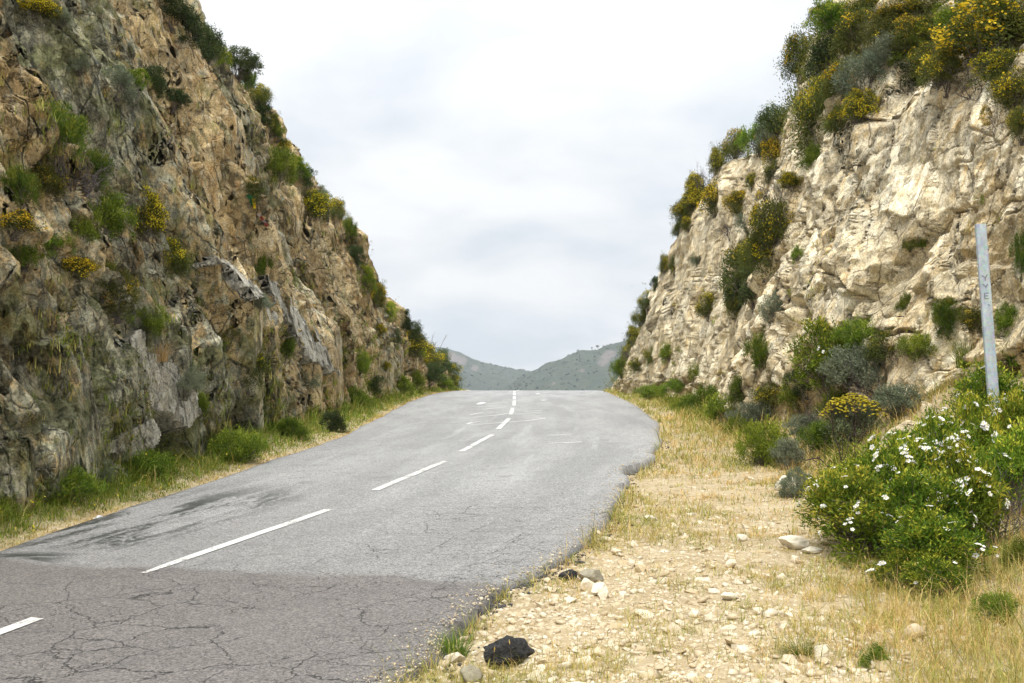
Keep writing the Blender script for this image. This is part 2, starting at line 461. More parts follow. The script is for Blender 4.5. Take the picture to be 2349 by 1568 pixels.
# dark damp streaks in the left lane
dn = k.noise(k.map(uv, scale=(3.4, 0.55, 1), rot=(0, 0, 0.10)), 1.0, 7, 0.66, 0.25)
dm = k.math('MULTIPLY', k.step(us, -0.35, -0.95), k.math('MULTIPLY', k.step(vs, 9.0, 9.5), k.step(vs, 13.6, 11.4)))
dn = k.math('ADD', dn, k.math('MULTIPLY', k.math('ADD', k.noise(k.map(uv, scale=(1.0, 0.5, 1)), 26, 4, 0.75), -0.5), 0.5))
damp = k.math('MULTIPLY', k.step(dn, 0.46, 0.58), dm)
dm2 = k.math('MULTIPLY', k.math('MULTIPLY', k.step(us, -0.7, -1.2), k.step(vs, 8.45, 8.65)), k.step(vs, 9.2, 8.95))
damp = k.math('MAXIMUM', damp, k.math('MULTIPLY', k.step(k.noise(k.map(uv, scale=(1.2, 3.0, 1)), 1.2, 5), 0.45, 0.58), dm2))
base = k.mix(k.math('MULTIPLY', damp, 0.95), base, (0.035, 0.038, 0.036))
# aggregate
ag = k.voro(uv, 95.0, 'F1', 'Color')
agv = k.sep(ag)[0]
gm = nt.nodes.new('ShaderNodeVectorMath'); gm.operation = 'SCALE'
nt.links.new(base, gm.inputs[0])
an = k.noise(uv, 60, 4, 0.75)
nt.links.new(k.math('MULTIPLY', k.step(agv, 0, 1, 0.60, 1.42), k.step(an, 0.25, 0.75, 0.72, 1.28)), gm.inputs['Scale'])
base = gm.outputs[0]
# cracks (alligator pattern near the broken right edge)
wuv = k.mix(0.20, uv, k.noise(uv, 2.6, 5, 0.65, out='Color'))
wuv2 = k.mix(0.11, uv, k.noise(uv, 7, 4, 0.65, out='Color'))
c1 = k.voro(k.map(wuv, scale=(1.0, 1.0, 1.0)), 2.6, 'DISTANCE_TO_EDGE')
c2 = k.voro(wuv2, 6.2, 'DISTANCE_TO_EDGE')
cm = k.math('MULTIPLY', k.step(k.math('ADD', vs, k.math('MULTIPLY', us, -0.55)), 9.6, 7.4), k.step(us, -2.0, 0.2, 0.25, 1.0))
cm = k.math('MAXIMUM', cm, k.math('MULTIPLY', k.math('MULTIPLY', k.step(us, 0.4, 1.3), k.step(vs, 13.5, 11.0)), 0.85))
gate = k.step(k.noise(uv, 1.1, 3), 0.36, 0.50)
crack = k.math('MAXIMUM', k.math('MULTIPLY', k.step(c1, 0.012, 0.003), k.step(k.noise(uv, 0.9, 4), 0.40, 0.50)), k.math('MULTIPLY', k.step(c2, 0.012, 0.003), gate))
crack = k.math('MULTIPLY', crack, cm)
mot = k.noise(uv, 2.3, 6, 0.7)
base = k.mix(k.math('MULTIPLY', k.step(mot, 0.52, 0.72), 0.45), base, (0.12, 0.115, 0.11))
base = k.mix(k.math('MULTIPLY', crack, 0.9), base, (0.022, 0.021, 0.02))
# tar-dark broken margin
em = k.math('MULTIPLY', k.attr('margin'), k.step(k.noise(uv, 6, 4), 0.2, 0.6, 0.5, 1.0))
base = k.mix(k.math('MULTIPLY', em, 0.8), base, (0.045, 0.046, 0.05))
nt.links.new(base, b.inputs['Base Color'])
nt.links.new(k.step(damp, 0, 1, 0.68, 0.45), b.inputs['Roughness'])
b.inputs['Specular IOR Level'].default_value = 0.35
hb = k.math('SUBTRACT', k.math('ADD', k.math('MULTIPLY', agv, 0.35), k.math('MULTIPLY', an, 0.5)), k.math('MULTIPLY', crack, 1.5))
nt.links.new(k.bump(hb, 0.55, 0.012), b.inputs['Normal'])
M_ASPH = m

ry = np.concatenate([np.arange(-12, 4.5, 0.5), 1 / np.linspace(1 / 4.5, 1 / 50.0, 420), np.linspace(50.6, 80, 40)])
_pe = np.stack([ry, ry * 0, ry * 0], 1)
erag = edge_r(ry) + fbm(_pe * 1.6, 3, 31) * 0.11 * np.interp(ry, [13, 20], [1, 0.35]) + fbm(_pe * 9.0, 4, 33, 0.7) * 0.07 * np.interp(ry, [8, 14, 18, 22], [1, 0.7, 0.5, 0.15])
erag += 0.10 * np.exp(-((ry - 16.2) / 0.5) ** 2) - 0.16 * np.exp(-((ry - 14.6) / 0.7) ** 2)
elag = edge_l(ry) + fbm(_pe * 2.0, 3, 37) * 0.05
na = 60
ts = np.concatenate([[0.0], np.linspace(0, 1, na), [1.0]])
RX = elag[:, None] + (erag - elag)[:, None] * ts[None, :]
RY = np.repeat(ry[:, None], len(ts), 1)
RZ = zroad(RY)
dre = erag[:, None] - RX
pr = np.stack([RX.ravel(), RY.ravel(), RX.ravel() * 0], 1)
RZ = RZ + (fbm(pr * 0.7, 3, 44) * 0.010).reshape(RX.shape)
RZ -= 0.02 * np.exp(-dre / 0.05) * (dre < 0.6)             # crumbled, sagging edge
RZ[:, 0] -= 0.14; RZ[:, -1] -= 0.16
RX[:, -1] += 0.03; RX[:, 0] -= 0.02
rm = mesh_from('road', np.stack([RX.ravel(), RY.ravel(), RZ.ravel()], 1), grid_faces(len(ry), len(ts)), False,
               {'margin': smooth(0.06, 0.0, dre.ravel()) * 0.5 * smooth(13, 9, RY.ravel()) + (np.tile(np.arange(len(ts)), len(ry)) == len(ts) - 1)})
uvl = rm.uv_layers.new(name='UVMap')
lv = np.zeros(len(rm.loops), np.int32); rm.loops.foreach_get('vertex_index', lv)
clx = np.interp(RY.ravel(), CLY, CLX)
uvs = np.stack([RX.ravel() - clx, RY.ravel()], 1)[lv]
uvl.data.foreach_set('uv', uvs.astype(np.float32).ravel())
road = link('road', rm, M_ASPH, kind='structure')
tag(road, label='worn grey asphalt road rising to a crest between the cliffs')

def road_z(x, y):
    p = np.stack([np.atleast_1d(x), np.atleast_1d(y), np.atleast_1d(x) * 0.0], 1)
    return zroad(np.atleast_1d(y)) + fbm(p * 0.7, 3, 44) * 0.010
def ribbon(pts, w):
    """flat strip lying on the road along pts (n,2); w width per point"""
    pts = np.asarray(pts, float); w = np.broadcast_to(np.asarray(w, float), (len(pts),))
    t = unit(np.gradient(pts, axis=0))
    nrm = np.stack([t[:, 1], -t[:, 0]], 1)
    rows = []
    for s in (-0.5, 0.0, 0.5):
        q = pts + nrm * (w * s)[:, None]
        rows.append(np.column_stack([q, road_z(q[:, 0], q[:, 1]) + 0.006]))
    return np.stack(rows, 1).reshape(-1, 3), grid_faces(len(pts), 3)
def paint_material(name, col, lo, hi, scale):
    m, nt, b = new_mat(name); k = N(nt)
    c = k.coord()
    n = k.math('ADD', k.math('MULTIPLY', k.noise(c, scale, 6, 0.7), 0.6), k.math('MULTIPLY', k.noise(c, 3, 3), 0.4))
    b.inputs['Base Color'].default_value = (*col, 1); b.inputs['Roughness'].default_value = 0.7
    tr = nt.nodes.new('ShaderNodeBsdfTransparent')
    mx = nt.nodes.new('ShaderNodeMixShader')
    nt.links.new(k.step(n, lo, hi), mx.inputs[0])
    nt.links.new(tr.outputs[0], mx.inputs[1]); nt.links.new(b.outputs[0], mx.inputs[2])
    nt.links.new(mx.outputs[0], nt.nodes['Material Output'].inputs['Surface'])
    return m
M_PAINT = paint_material('road_paint', (0.68, 0.67, 0.63), 0.36, 0.50, 45)
M_CHALK = paint_material('scuff_paint', (0.74, 0.74, 0.72), 0.28, 0.48, 22)
def cl_pts(y0, y1, n=24):
    y = np.linspace(y0, y1, n)
    return np.column_stack([np.interp(y, CLY, CLX), y])
dash_y = [(3.4, 7.04), (8.32, 11.23), (12.53, 15.43), (16.72, 19.62), (20.94, 23.91), (25.24, 28.2), (29.52, 32.49), (33.81, 36.78), (38.1, 41.08), (42.39, 45.36), (46.7, 49.6)]
for y0, y1 in dash_y:
    v, f = ribbon(cl_pts(y0, y1), 0.088 if y0 < 8 or y0 > 9 else np.interp(np.linspace(y0, y1, 24), [8.3, 8.7, 9.2], [0.04, 0.08, 0.088]))
    link('lane_dash', mesh_from('lane_dash', v, f, True), M_PAINT, road)
def on_road(x, y):
    r = ray(x, y)
    lo, hi = 4.0, 48.0
    for _ in range(50):
        mid = (lo + hi) / 2
        p = EYE + r * mid / r[1]
        if p[2] > float(zroad(p[1])): lo = mid
        else: hi = mid
    p = EYE + r * lo / r[1]
    return p[:2]
def z4(x, y): return (0.6117 * (1550 + x * 0.3831), 0.6117 * (1200 + y * 0.3831))
chalk = [([(660, 998), (560, 1008), (530, 1018), (600, 1026), (740, 1018), (880, 1006), (1040, 995), (1150, 985), (1240, 973), (1292, 964), (1200, 959)], 0.05),
         ([(578, 957), (660, 950), (760, 941), (850, 932), (940, 918)], 0.045), ([(990, 926), (1120, 916), (1240, 908)], 0.035),
         ([(670, 881), (780, 870), (930, 852)], 0.035), ([(550, 934), (610, 922), (690, 907)], 0.04), ([(1090, 905), (1180, 897), (1264, 889)], 0.03),
         ([(638, 829), (662, 820), (692, 811)], 0.16), ([(1262, 792), (1292, 786)], 0.14), ([(1205, 727), (1230, 723)], 0.13), ([(1280, 712), (1352, 708)], 0.10),
         ([(565, 857), (700, 848), (860, 838)], 0.025), ([(1180, 822), (1290, 820), (1350, 812)], 0.025), ([(690, 826), (800, 818), (930, 808)], 0.025),
         ([(1330, 1213), (1500, 1207), (1660, 1198)], 0.06), ([(1340, 1135), (1450, 1128), (1570, 1120)], 0.03)]
for pl, w in chalk:
    p = np.array([on_road(*z4(*q)) for q in pl])
    t = np.linspace(0, len(p) - 1, len(p) * 6)
    q = np.column_stack([np.interp(t, np.arange(len(p)), p[:, j]) for j in (0, 1)])
    v, f = ribbon(q, w * np.minimum(1, np.minimum(np.arange(len(q)), np.arange(len(q))[::-1]) / 3 + 0.25))
    link('scuff_mark', mesh_from('scuff_mark', v, f, True), M_CHALK, road)

# ------------------------------------------------------------------ cliffs
def stations(tab, ys, nrow_list):
    """tab: list of (y, [(x,z),...]); returns base grid along ys, rows up"""
    ty = np.array([t[0] for t in tab], float)
    kk = len(tab[0][1])
    pts = np.array([t[1] for t in tab], float)
    cols = []
    for j in range(kk):
        cols.append((np.interp(ys, ty, pts[:, j, 0]), np.interp(ys, ty, pts[:, j, 1])))
    rows = []
    for j in range(kk - 1):
        n = nrow_list[j]
        tt = np.linspace(0, 1, n, endpoint=(j == kk - 2))
        for t in tt:
            # the columns of the mesh run down the dip of the beds, so that ledges follow them
            z0 = cols[j][1] * (1 - t) + cols[j + 1][1] * t
            yy = np.clip(ys - 0.60 * (np.minimum(z0, 10) - 2.5), ty[0], ty[-1])
            a = [np.interp(yy, ty, pts[:, q, w]) for q in (j, j + 1) for w in (0, 1)]
            rows.append(np.stack([a[0] * (1 - t) + a[2] * t, yy, a[1] * (1 - t) + a[3] * t], 1))
    return np.stack(rows, 1)                           # (ny, nrows, 3)
def grid_normals(G, flip):
    du = np.gradient(G, axis=0); dv = np.gradient(G, axis=1)
    n = unit(np.cross(du, dv))
    return -n if flip else n
def ysmooth(a, w):
    k_ = np.ones(w) / w
    return np.apply_along_axis(lambda c: np.convolve(np.pad(c, w // 2, 'edge'), k_, 'valid')[:len(c)], 0, a)

TAB_L = [(-4, [(-5.6, -0.9), (-5.7, 0.4), (-6.5, 3.4), (-8.2, 10.4), (-16, 12)]),
         (2, [(-4.9, -0.6), (-5.0, 0.6), (-5.9, 3.6), (-7.6, 10.4), (-16, 12)]),
         (9, [(-4.35, -0.1), (-4.5, 0.9), (-5.3, 4.0), (-7.2, 10.2), (-16, 12)]),
         (12, [(-4.2, 0.1), (-4.35, 1.0), (-5.05, 4.0), (-6.9, 10.0), (-16, 12)]),
         (15.5, [(-3.95, 0.2), (-4.05, 1.1), (-4.7, 4.0), (-6.6, 9.7), (-16, 11)]),
         (19, [(-3.8, 0.3), (-3.9, 1.2), (-4.55, 4.2), (-6.3, 9.25), (-16, 10.5)]),
         (22, [(-3.65, 0.4), (-3.75, 1.35), (-4.45, 4.5), (-6.05, 8.65), (-16, 10)]),
         (24.5, [(-3.5, 0.5), (-3.6, 1.45), (-4.3, 4.3), (-5.7, 7.9), (-15, 9.5)]),
         (27, [(-3.5, 0.6), (-3.6, 1.5), (-4.2, 4.0), (-5.3, 7.15), (-14, 8.5)]),
         (29.5, [(-3.45, 0.7), (-3.55, 1.6), (-4.15, 3.8), (-5.1, 6.5), (-13, 7.5)]),
         (32, [(-3.4, 0.75), (-3.5, 1.65), (-4.0, 3.7), (-4.7, 5.95), (-13, 7)]),
         (35, [(-3.35, 0.8), (-3.42, 1.7), (-3.85, 3.3), (-4.45, 4.9), (-13, 6)]),
         (38, [(-3.3, 0.9), (-3.35, 1.75), (-3.7, 3.0), (-4.1, 4.05), (-12, 5)]),
         (42, [(-3.1, 0.9), (-3.15, 1.75), (-3.4, 2.6), (-3.65, 3.3), (-12, 4)]),
         (46, [(-2.8, 0.9), (-2.83, 1.75), (-2.9, 2.2), (-3.0, 2.55), (-12, 3.3)]),
         (50, [(-2.4, 0.8), (-2.42, 1.6), (-2.46, 1.8), (-2.55, 2.0), (-12, 2.6)]),
         (57, [(-2.2, 0.3), (-2.25, 1.0), (-2.4, 1.2), (-2.7, 1.3), (-12, 1.8)])]
TAB_R = [(-3, [(8.0, -0.2), (8.1, 0.7), (8.5, 3.0), (9.0, 5.4), (11.5, 8.5), (18, 10)]),
         (3, [(7.2, 0.0), (7.3, 0.9), (7.7, 3.2), (8.3, 5.5), (10.5, 8.5), (18, 10)]),
         (9, [(6.6, 0.6), (6.7, 1.6), (7.1, 3.5), (7.6, 5.6), (10, 8.6), (18, 10)]),
         (13, [(6.1, 0.9), (6.15, 2.0), (6.4, 3.6), (6.7, 5.5), (9.2, 8.6), (18, 10)]),
         (15, [(5.6, 0.8), (5.7, 2.0), (6.0, 3.6), (6.3, 5.85), (8.8, 8.7), (18, 10)]),
         (17, [(5.05, 0.6), (5.15, 1.6), (5.5, 3.5), (5.95, 6.15), (8.2, 8.75), (18, 10)]),
         (19, [(4.55, 0.5), (4.65, 1.35), (5.05, 3.5), (5.5, 5.9), (7.3, 8.7), (18, 10)]),
         (21, [(4.1, 0.5), (4.2, 1.4), (4.7, 3.6), (5.3, 5.95), (6.4, 8.8), (18, 10)]),
         (22.5, [(3.95, 0.5), (4.1, 1.5), (4.75, 3.8), (5.35, 6.25), (6.05, 9.0), (18, 9.6)]),
         (24, [(4.25, 0.5), (4.4, 1.5), (5.15, 3.8), (5.75, 6.3), (6.3, 9.0), (18, 9.3)]),
         (25.5, [(4.6, 0.5), (4.75, 1.5), (5.45, 4.0), (6.0, 6.5), (6.5, 8.3), (18, 9)]),
         (28, [(4.6, 0.6), (4.7, 1.55), (5.25, 4.0), (5.8, 6.7), (6.2, 7.7), (17, 8.4)]),
         (31, [(4.55, 0.7), (4.65, 1.6), (5.05, 4.0), (5.5, 6.9), (5.8, 7.7), (17, 8)]),
         (33.5, [(4.45, 0.7), (4.55, 1.6), (4.85, 4.0), (5.1, 6.6), (5.4, 7.4), (17, 8)]),
         (36, [(4.25, 0.8), (4.35, 1.6), (4.55, 3.6), (4.75, 5.2), (5.1, 5.8), (16, 6.5)]),
         (40, [(3.95, 0.8), (4.05, 1.65), (4.2, 2.7), (4.35, 3.3), (4.7, 3.65), (16, 4.5)]),
         (44, [(3.75, 0.7), (3.85, 1.55), (3.97, 1.95), (4.1, 2.2), (4.5, 2.45), (16, 3)]),
         (50, [(3.7, 0.3), (3.9, 1.2), (4.1, 1.4), (4.4, 1.5), (5.5, 1.6), (16, 2)])]
CA, SA = math.cos(math.radians(-59)), math.sin(math.radians(-59))
def strata(P, warp):
    q1 = P[:, 1] * CA + P[:, 2] * SA                   # down the dip
    q2 = -P[:, 1] * SA + P[:, 2] * CA                  # across the beds
    return np.stack([q1, q2, P[:, 0]], 1) + warp
def blob(P, y, z, ry_, rz_, rot=0.0):
    a = P[:, 1] - y; bb = P[:, 2] - z
    c_, s_ = math.cos(rot), math.sin(rot)
    u = (a * c_ + bb * s_) / ry_; v = (-a * s_ + bb * c_) / rz_
    return np.exp(-(u * u + v * v))

# left cliff -------------------------------------------------------------
yl = np.concatenate([np.linspace(2, 8.4, 20), 1 / np.linspace(1 / 8.5, 1 / 56.0, 550)])
GL = stations(TAB_L, yl, [36, 210, 240, 30])
GL = np.stack([ysmooth(GL[:, :, j], 5) for j in range(3)], 2)
NL = grid_normals(GL, False)
NL = np.where(NL[..., 0:1] < 0, -NL, NL) * 1.0
sh = GL.shape
P = GL.reshape(-1, 3)
wv3 = np.stack([fbm(P * 0.8 + 3, 3, 101), fbm(P * 0.8 + 9, 3, 102), fbm(P * 0.8 + 5, 3, 103)], 1) * 0.22
Q = strata(P, wv3)
slabz = np.clip(blob(P, 21.5, 5.6, 1.9, 4.6, math.radians(28)) + blob(P, 27.5, 4.2, 1.2, 3.6, math.radians(26)) * 0.8, 0, 1)   # smooth bedding faces
rough = 1.0 - 0.72 * slabz
Q = Q + np.stack([fbm(P * 3.5, 2, 131), fbm(P * 3.5 + 7, 2, 132), P[:, 0] * 0], 1) * 0.07
def saw_steps(q, soft):
    f = q - np.floor(q)
    return np.where(f < 1 - soft, f / (1 - soft), (1 - f) / soft)
D = fbm(P * np.array([0.3, 0.3, 0.45]), 4, 11) * 0.50
D += 0.62 * (saw_steps(Q[:, 1] / 1.35 + fbm(P * 0.4, 3, 7) * 0.6, 0.13) ** 1.2 - 0.4) * (0.55 + 0.45 * rough)
D += 0.16 * (saw_steps(Q[:, 1] / 0.5 + fbm(P * 0.7, 3, 8) * 0.8, 0.28) - 0.5) * (0.35 + 0.65 * rough)
v1, e1, i1 = facets(Q * np.array([0.13, 0.80, 0.12]), 21, 0.60, 0.30, 0.90, 0.12)
D += rough * v1
D -= rough * (i1 > 0.45) * 0.18 * np.exp(-(e1 / 0.035) ** 2)
v2, e2, i2 = facets(Q * np.array([0.42, 2.0, 0.15]) + 7.7, 41, 0.28, 0.20, 0.42, 0.15)
D += rough * v2
D -= rough * (i2 > 0.6) * 0.09 * np.exp(-(e2 / 0.06) ** 2)
v3, e3, i3 = facets(Q * np.array([1.7, 5.5, 0.3]) + 2.2, 61, 0.10, 0.08, 0.14, 0.14)
v4, e4, i4 = facets(Q * np.array([1.1, 1.9, 0.2]) + 4.4, 71, 0.40, 0.36, 0.46, 0.10)
D += v4 * (0.10 + 0.9 * smooth(19, 13, P[:, 1] + 0.6 * P[:, 2]))
D += (0.3 + 0.7 * rough) * v3
D += fbm(Q * np.array([4, 16, 1]), 3, 77) * 0.03
r2 = [None, None, None, i2]; r3 = [None, None, None, i3]
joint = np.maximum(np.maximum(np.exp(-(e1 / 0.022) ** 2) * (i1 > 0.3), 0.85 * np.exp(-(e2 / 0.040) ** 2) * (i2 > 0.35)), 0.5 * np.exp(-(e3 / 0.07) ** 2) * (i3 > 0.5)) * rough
hb_ = P[:, 2] - ground_z(P[:, 0], P[:, 1], False)
D = np.minimum(D, 0.10 + 0.35 * np.clip(hb_, 0, 9))
D0 = D.copy()
capw = np.ones(sh[:2]); capw[:, -30:] = np.linspace(1, 0.6, 30)[None]
PL = P + NL.reshape(-1, 3) * (D * capw.ravel())[:, None]
PL[:, 2] += 0.12 * fbm(P * 1.3, 3, 91) + 0.035 * fbm(P * 6, 2, 92)
PL[:, 1] += 0.05 * fbm(P * 5 + 3, 2, 93)
lich = np.clip(0.12 + blob(P, 12.0, 1.6, 4.5, 1.9) * 0.55 + blob(P, 13.6, 6.6, 2.0, 3.2, 0.3) + 0.75 * blob(P, 22.0, 6.0, 0.9, 4.0, math.radians(28)) + 0.5 * blob(P, 18.0, 8.5, 2.0, 1.0) + blob(P, 17.0, 1.2, 5.0, 1.0) * 0.6 + 0.5 * blob(P, 33, 2.5, 3, 2), 0, 1.2)
pale = np.clip(blob(P, 15.2, 2.0, 0.45, 1.0, math.radians(25)) * 0 + 0.35 * slabz + 0.3 * (r2[3] > 0.86), 0, 1)
fl = grid_faces(sh[0], sh[1])
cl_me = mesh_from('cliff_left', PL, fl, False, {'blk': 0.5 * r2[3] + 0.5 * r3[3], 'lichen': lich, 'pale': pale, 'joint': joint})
cliff_l = link('cliff_left', cl_me, M_ROCKL, kind='structure')
tag(cliff_l, label='dark tan and grey layered rock cliff left of the road')

# clean pale slabs: plates of rock that lie along the bedding, a hand's breadth proud of the face
M_SLAB = rock_material('slab_rock', (0.44, 0.41, 0.33), (0.36, 0.34, 0.27), (0.33, 0.33, 0.28), (0.14, 0.145, 0.125), (0.56, 0.53, 0.46), (0.40, 0.33, 0.22), 0.7)
P_ = P + NL.reshape(-1, 3) * 0.30
PPX = CX + P_[:, 0] / P_[:, 1] * F_PX
PPY = CY - F_PX * np.tan(np.arctan2(P_[:, 2] - EYE[2], P_[:, 1]) - PITCH)
def in_poly(px, py, poly):
    ins = np.zeros(len(px), bool)
    n = len(poly)
    for a_ in range(n):
        (x1_, y1_), (x2_, y2_) = poly[a_], poly[(a_ + 1) % n]
        c_ = ((y1_ > py) != (y2_ > py)) & (px < (x2_ - x1_) * (py - y1_) / (y2_ - y1_ + 1e-9) + x1_)
        ins ^= c_
    return ins
NLf = NL.reshape(-1, 3)
def slab_part(poly, label, proud, seed):
    jx = fbm(P * 4.0, 2, 811 + seed) * 14; jy = fbm(P * 4.0 + 5, 2, 821 + seed) * 14
    m_ = in_poly(PPX + jx, PPY + jy, poly)
    m2 = m_.reshape(sh[:2])
    fm = (m2[:-1, :-1] & m2[:-1, 1:] & m2[1:, 1:] & m2[1:, :-1]).ravel()
    fs_ = fl[fm]
    used = np.unique(fs_)
    A_ = np.column_stack([Q[used, 0], Q[used, 1], np.ones(len(used))])
    co_, *_ = np.linalg.lstsq(A_, D0[used], rcond=None)
    fit = A_ @ co_
    dd_ = fit + np.percentile(D0[used] - fit, 80) + proud + fbm(Q[used] * np.array([1.5, 5, 1]), 3, seed) * 0.05 + 0.02 * fbm(P[used] * 9, 2, seed + 1)
    top = P[used] + NLf[used] * dd_[:, None]
    bot = P[used] + NLf[used] * (dd_ - proud - 0.45)[:, None]
    idx = -np.ones(len(P), int); idx[used] = np.arange(len(used))
    ft = idx[fs_]
    ed = np.concatenate([ft[:, [0, 1]], ft[:, [1, 2]], ft[:, [2, 3]], ft[:, [3, 0]]])
    key = np.sort(ed, 1); _, inv, cnt = np.unique(key[:, 0] * 10 ** 7 + key[:, 1], return_inverse=True, return_counts=True)
    bd = ed[cnt[inv] == 1]
    nu = len(used)
    side_ = np.column_stack([bd[:, 1], bd[:, 0], bd[:, 0] + nu, bd[:, 1] + nu])
    me = mesh_from('slab', np.concatenate([top, bot]), [ft, side_], False, {'blk': np.full(2 * nu, 0.65), 'pale': np.full(2 * nu, 0.35), 'lichen': np.full(2 * nu, 0.45), 'joint': np.zeros(2 * nu)})
    link('slab', me, M_SLAB, cliff_l, label=label)
slab_part([(262, 772), (300, 765), (345, 800), (392, 850), (440, 905), (462, 948), (452, 985), (420, 960), (385, 930), (350, 905), (318, 860), (285, 820)], 'big pale grey slab', 0.05, 1)
slab_part([(600, 626), (628, 645), (664, 695), (700, 735), (745, 795), (776, 858), (752, 856), (712, 830), (675, 780), (640, 720), (610, 675)], 'long whitish slab ending in a point', 0.05, 2)
slab_part([(440, 590), (470, 612), (500, 645), (524, 668), (522, 715), (505, 692), (478, 652), (452, 620)], 'dark edged grey slab', 0.04, 3)
slab_part([(537, 664), (570, 686), (600, 711), (630, 742), (618, 752), (580, 729), (548, 699)], 'narrow grey slab', 0.04, 4)
slab_part([(300, 1052), (350, 1060), (396, 1085), (385, 1100), (330, 1094), (292, 1078)], 'tan slab at the cliff foot', 0.05, 5)
slab_part([(318, 985), (352, 965), (376, 1000), (364, 1042), (330, 1052), (304, 1015)], 'pale block at the cliff foot', 0.05, 6)

# right cliff ------------------------------------------------------------
yr_ = np.concatenate([np.linspace(3, 10.8, 24), 1 / np.linspace(1 / 11.0, 1 / 50.0, 480)])
GR = stations(TAB_R, yr_, [30, 150, 170, 80, 26])
GR = np.stack([ysmooth(GR[:, :, j], 5) for j in range(3)], 2)
NR = grid_normals(GR, True)
NR = np.where(NR[..., 0:1] > 0, -NR, NR)
NR[:, -30:] = np.where(NR[:, -30:, 2:3] < 0, -NR[:, -30:], NR[:, -30:])
sh = GR.shape
P = GR.reshape(-1, 3)
wv3 = np.stack([fbm(P * 0.9 + 3, 3, 201), fbm(P * 0.9 + 9, 3, 202), fbm(P * 0.9 + 5, 3, 203)], 1) * 0.24
Q = strata(P, wv3)
Q = Q + np.stack([fbm(P * 3.5, 2, 231), fbm(P * 3.5 + 7, 2, 232), P[:, 0] * 0], 1) * 0.07
facet = blob(P, 17.0, 5.2, 1.1, 0.9)                                              # the clean pale face under the shrubs
rough = 1 - 0.8 * facet
D = fbm(P * np.array([0.35, 0.35, 0.4]), 3, 211) * 0.42
D += 0.22 * (saw_steps(Q[:, 1] / 1.8 + fbm(P * 0.5, 3, 207) * 0.8, 0.2) - 0.4)
v1, e1, i1 = facets(Q * np.array([0.50, 0.80, 0.12]), 221, 0.40, 0.36, 0.55, 0.10)
D += rough * v1
D -= rough * (i1 > 0.4) * 0.12 * np.exp(-(e1 / 0.025) ** 2)
v2, e2, i2 = facets(Q * np.array([1.5, 2.2, 0.15]) + 7.7, 241, 0.18, 0.20, 0.26, 0.12)
D += rough * v2
D -= rough * (i2 > 0.5) * 0.06 * np.exp(-(e2 / 0.035) ** 2)
fine = smooth(0.35, 0.6, vnoise(P * 0.7 + 4, 263))
v3, e3, i3 = facets(Q * np.array([4.2, 6.5, 0.3]) + 2.2, 261, 0.07, 0.08, 0.09, 0.12)
D += (0.35 + 0.65 * fine) * rough * v3
D += fbm(Q * np.array([6, 13, 1]), 3, 277) * 0.025
r2 = [None, None, None, i2]; r3 = [None, None, None, i3]
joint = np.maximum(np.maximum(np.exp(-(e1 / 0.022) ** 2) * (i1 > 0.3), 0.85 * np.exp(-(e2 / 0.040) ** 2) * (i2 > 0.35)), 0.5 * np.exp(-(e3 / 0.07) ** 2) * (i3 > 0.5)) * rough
D *= np.interp(P[:, 1], [22, 28], [1.0, 0.62])
PR = P + NR.reshape(-1, 3) * D[:, None]
PR[:, 2] += 0.10 * fbm(P * 1.3, 3, 291) + 0.035 * fbm(P * 6, 2, 292)
PR[:, 1] += 0.05 * fbm(P * 5 + 3, 2, 293)
lich = np.clip(0.25 * blob(P, 20.5, 2.2, 2.0, 1.2) + 0.2 * blob(P, 30, 3.0, 5, 2), 0, 1)
och = smooth(6.0, 2.5, P[:, 2])
pale = np.clip(0.25 + 0.65 * blob(P, 17.5, 5.0, 2.2, 1.2) + 0.5 * (r2[3] > 0.6), 0, 1)
fr = grid_faces(sh[0], sh[1])[:, ::-1]
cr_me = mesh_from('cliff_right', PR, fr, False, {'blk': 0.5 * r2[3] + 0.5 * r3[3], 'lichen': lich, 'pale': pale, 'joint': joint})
cliff_r = link('cliff_right', cr_me, M_ROCKR, kind='structure')
tag(cliff_r, label='pale cream broken rock cliff right of the road')

# ray casting on what stands so far
bpy.context.view_layer.update()
DG = bpy.context.evaluated_depsgraph_get()
BV = [BVHTree.FromObject(o, DG) for o in (cliff_l, cliff_r, ground)]
def cast(px, py):
    r = Vector(ray(px, py)).normalized()
    best = None
    for t in BV:
        h = t.ray_cast(Vector(EYE), r, 200)
        if h[0] is not None and (best is None or h[3] < best[2]):
            best = (np.array(h[0]), np.array(h[1]), h[3])
    return best
def gz_at(x, y):
    h = BV[2].ray_cast(Vector((x, y, 30)), Vector((0, 0, -1)), 100)
    return h[0].z if h[0] is not None else float(ground_z(np.array([x]), np.array([y]), False)[0])
# ------------------------------------------------------------------ distant hills
m, nt, b = new_mat('hill_scrub'); k = N(nt)
c = k.coord()
n1 = k.noise(c, 0.012, 6, 0.6); n2 = k.noise(c, 0.05, 6, 0.7); n3 = k.noise(c, 0.22, 5, 0.7)
col = k.mix(k.step(n2, 0.4, 0.62), (0.024, 0.046, 0.018), (0.055, 0.075, 0.03))
col = k.mix(k.step(n3, 0.42, 0.7), col, (0.018, 0.03, 0.016))
rk = k.math('ADD', k.math('ADD', k.math('MULTIPLY', n1, 0.55), k.math('MULTIPLY', n3, 0.45)), k.math('MULTIPLY', k.attr('bare'), 0.22))
col = k.mix(k.step(rk, 0.60, 0.70), col, k.mix(n3, (0.19, 0.155, 0.135), (0.12, 0.10, 0.09)))
nt.links.new(col, b.inputs['Base Color']); b.inputs['Roughness'].default_value = 0.95
nt.links.new(k.bump(n3, 1.0, 4.0), b.inputs['Normal'])
M_HILL = m
M_HILLBUSH = plain('hill_bushes', (0.03, 0.05, 0.02), 0.9, 0.5, 0.05)

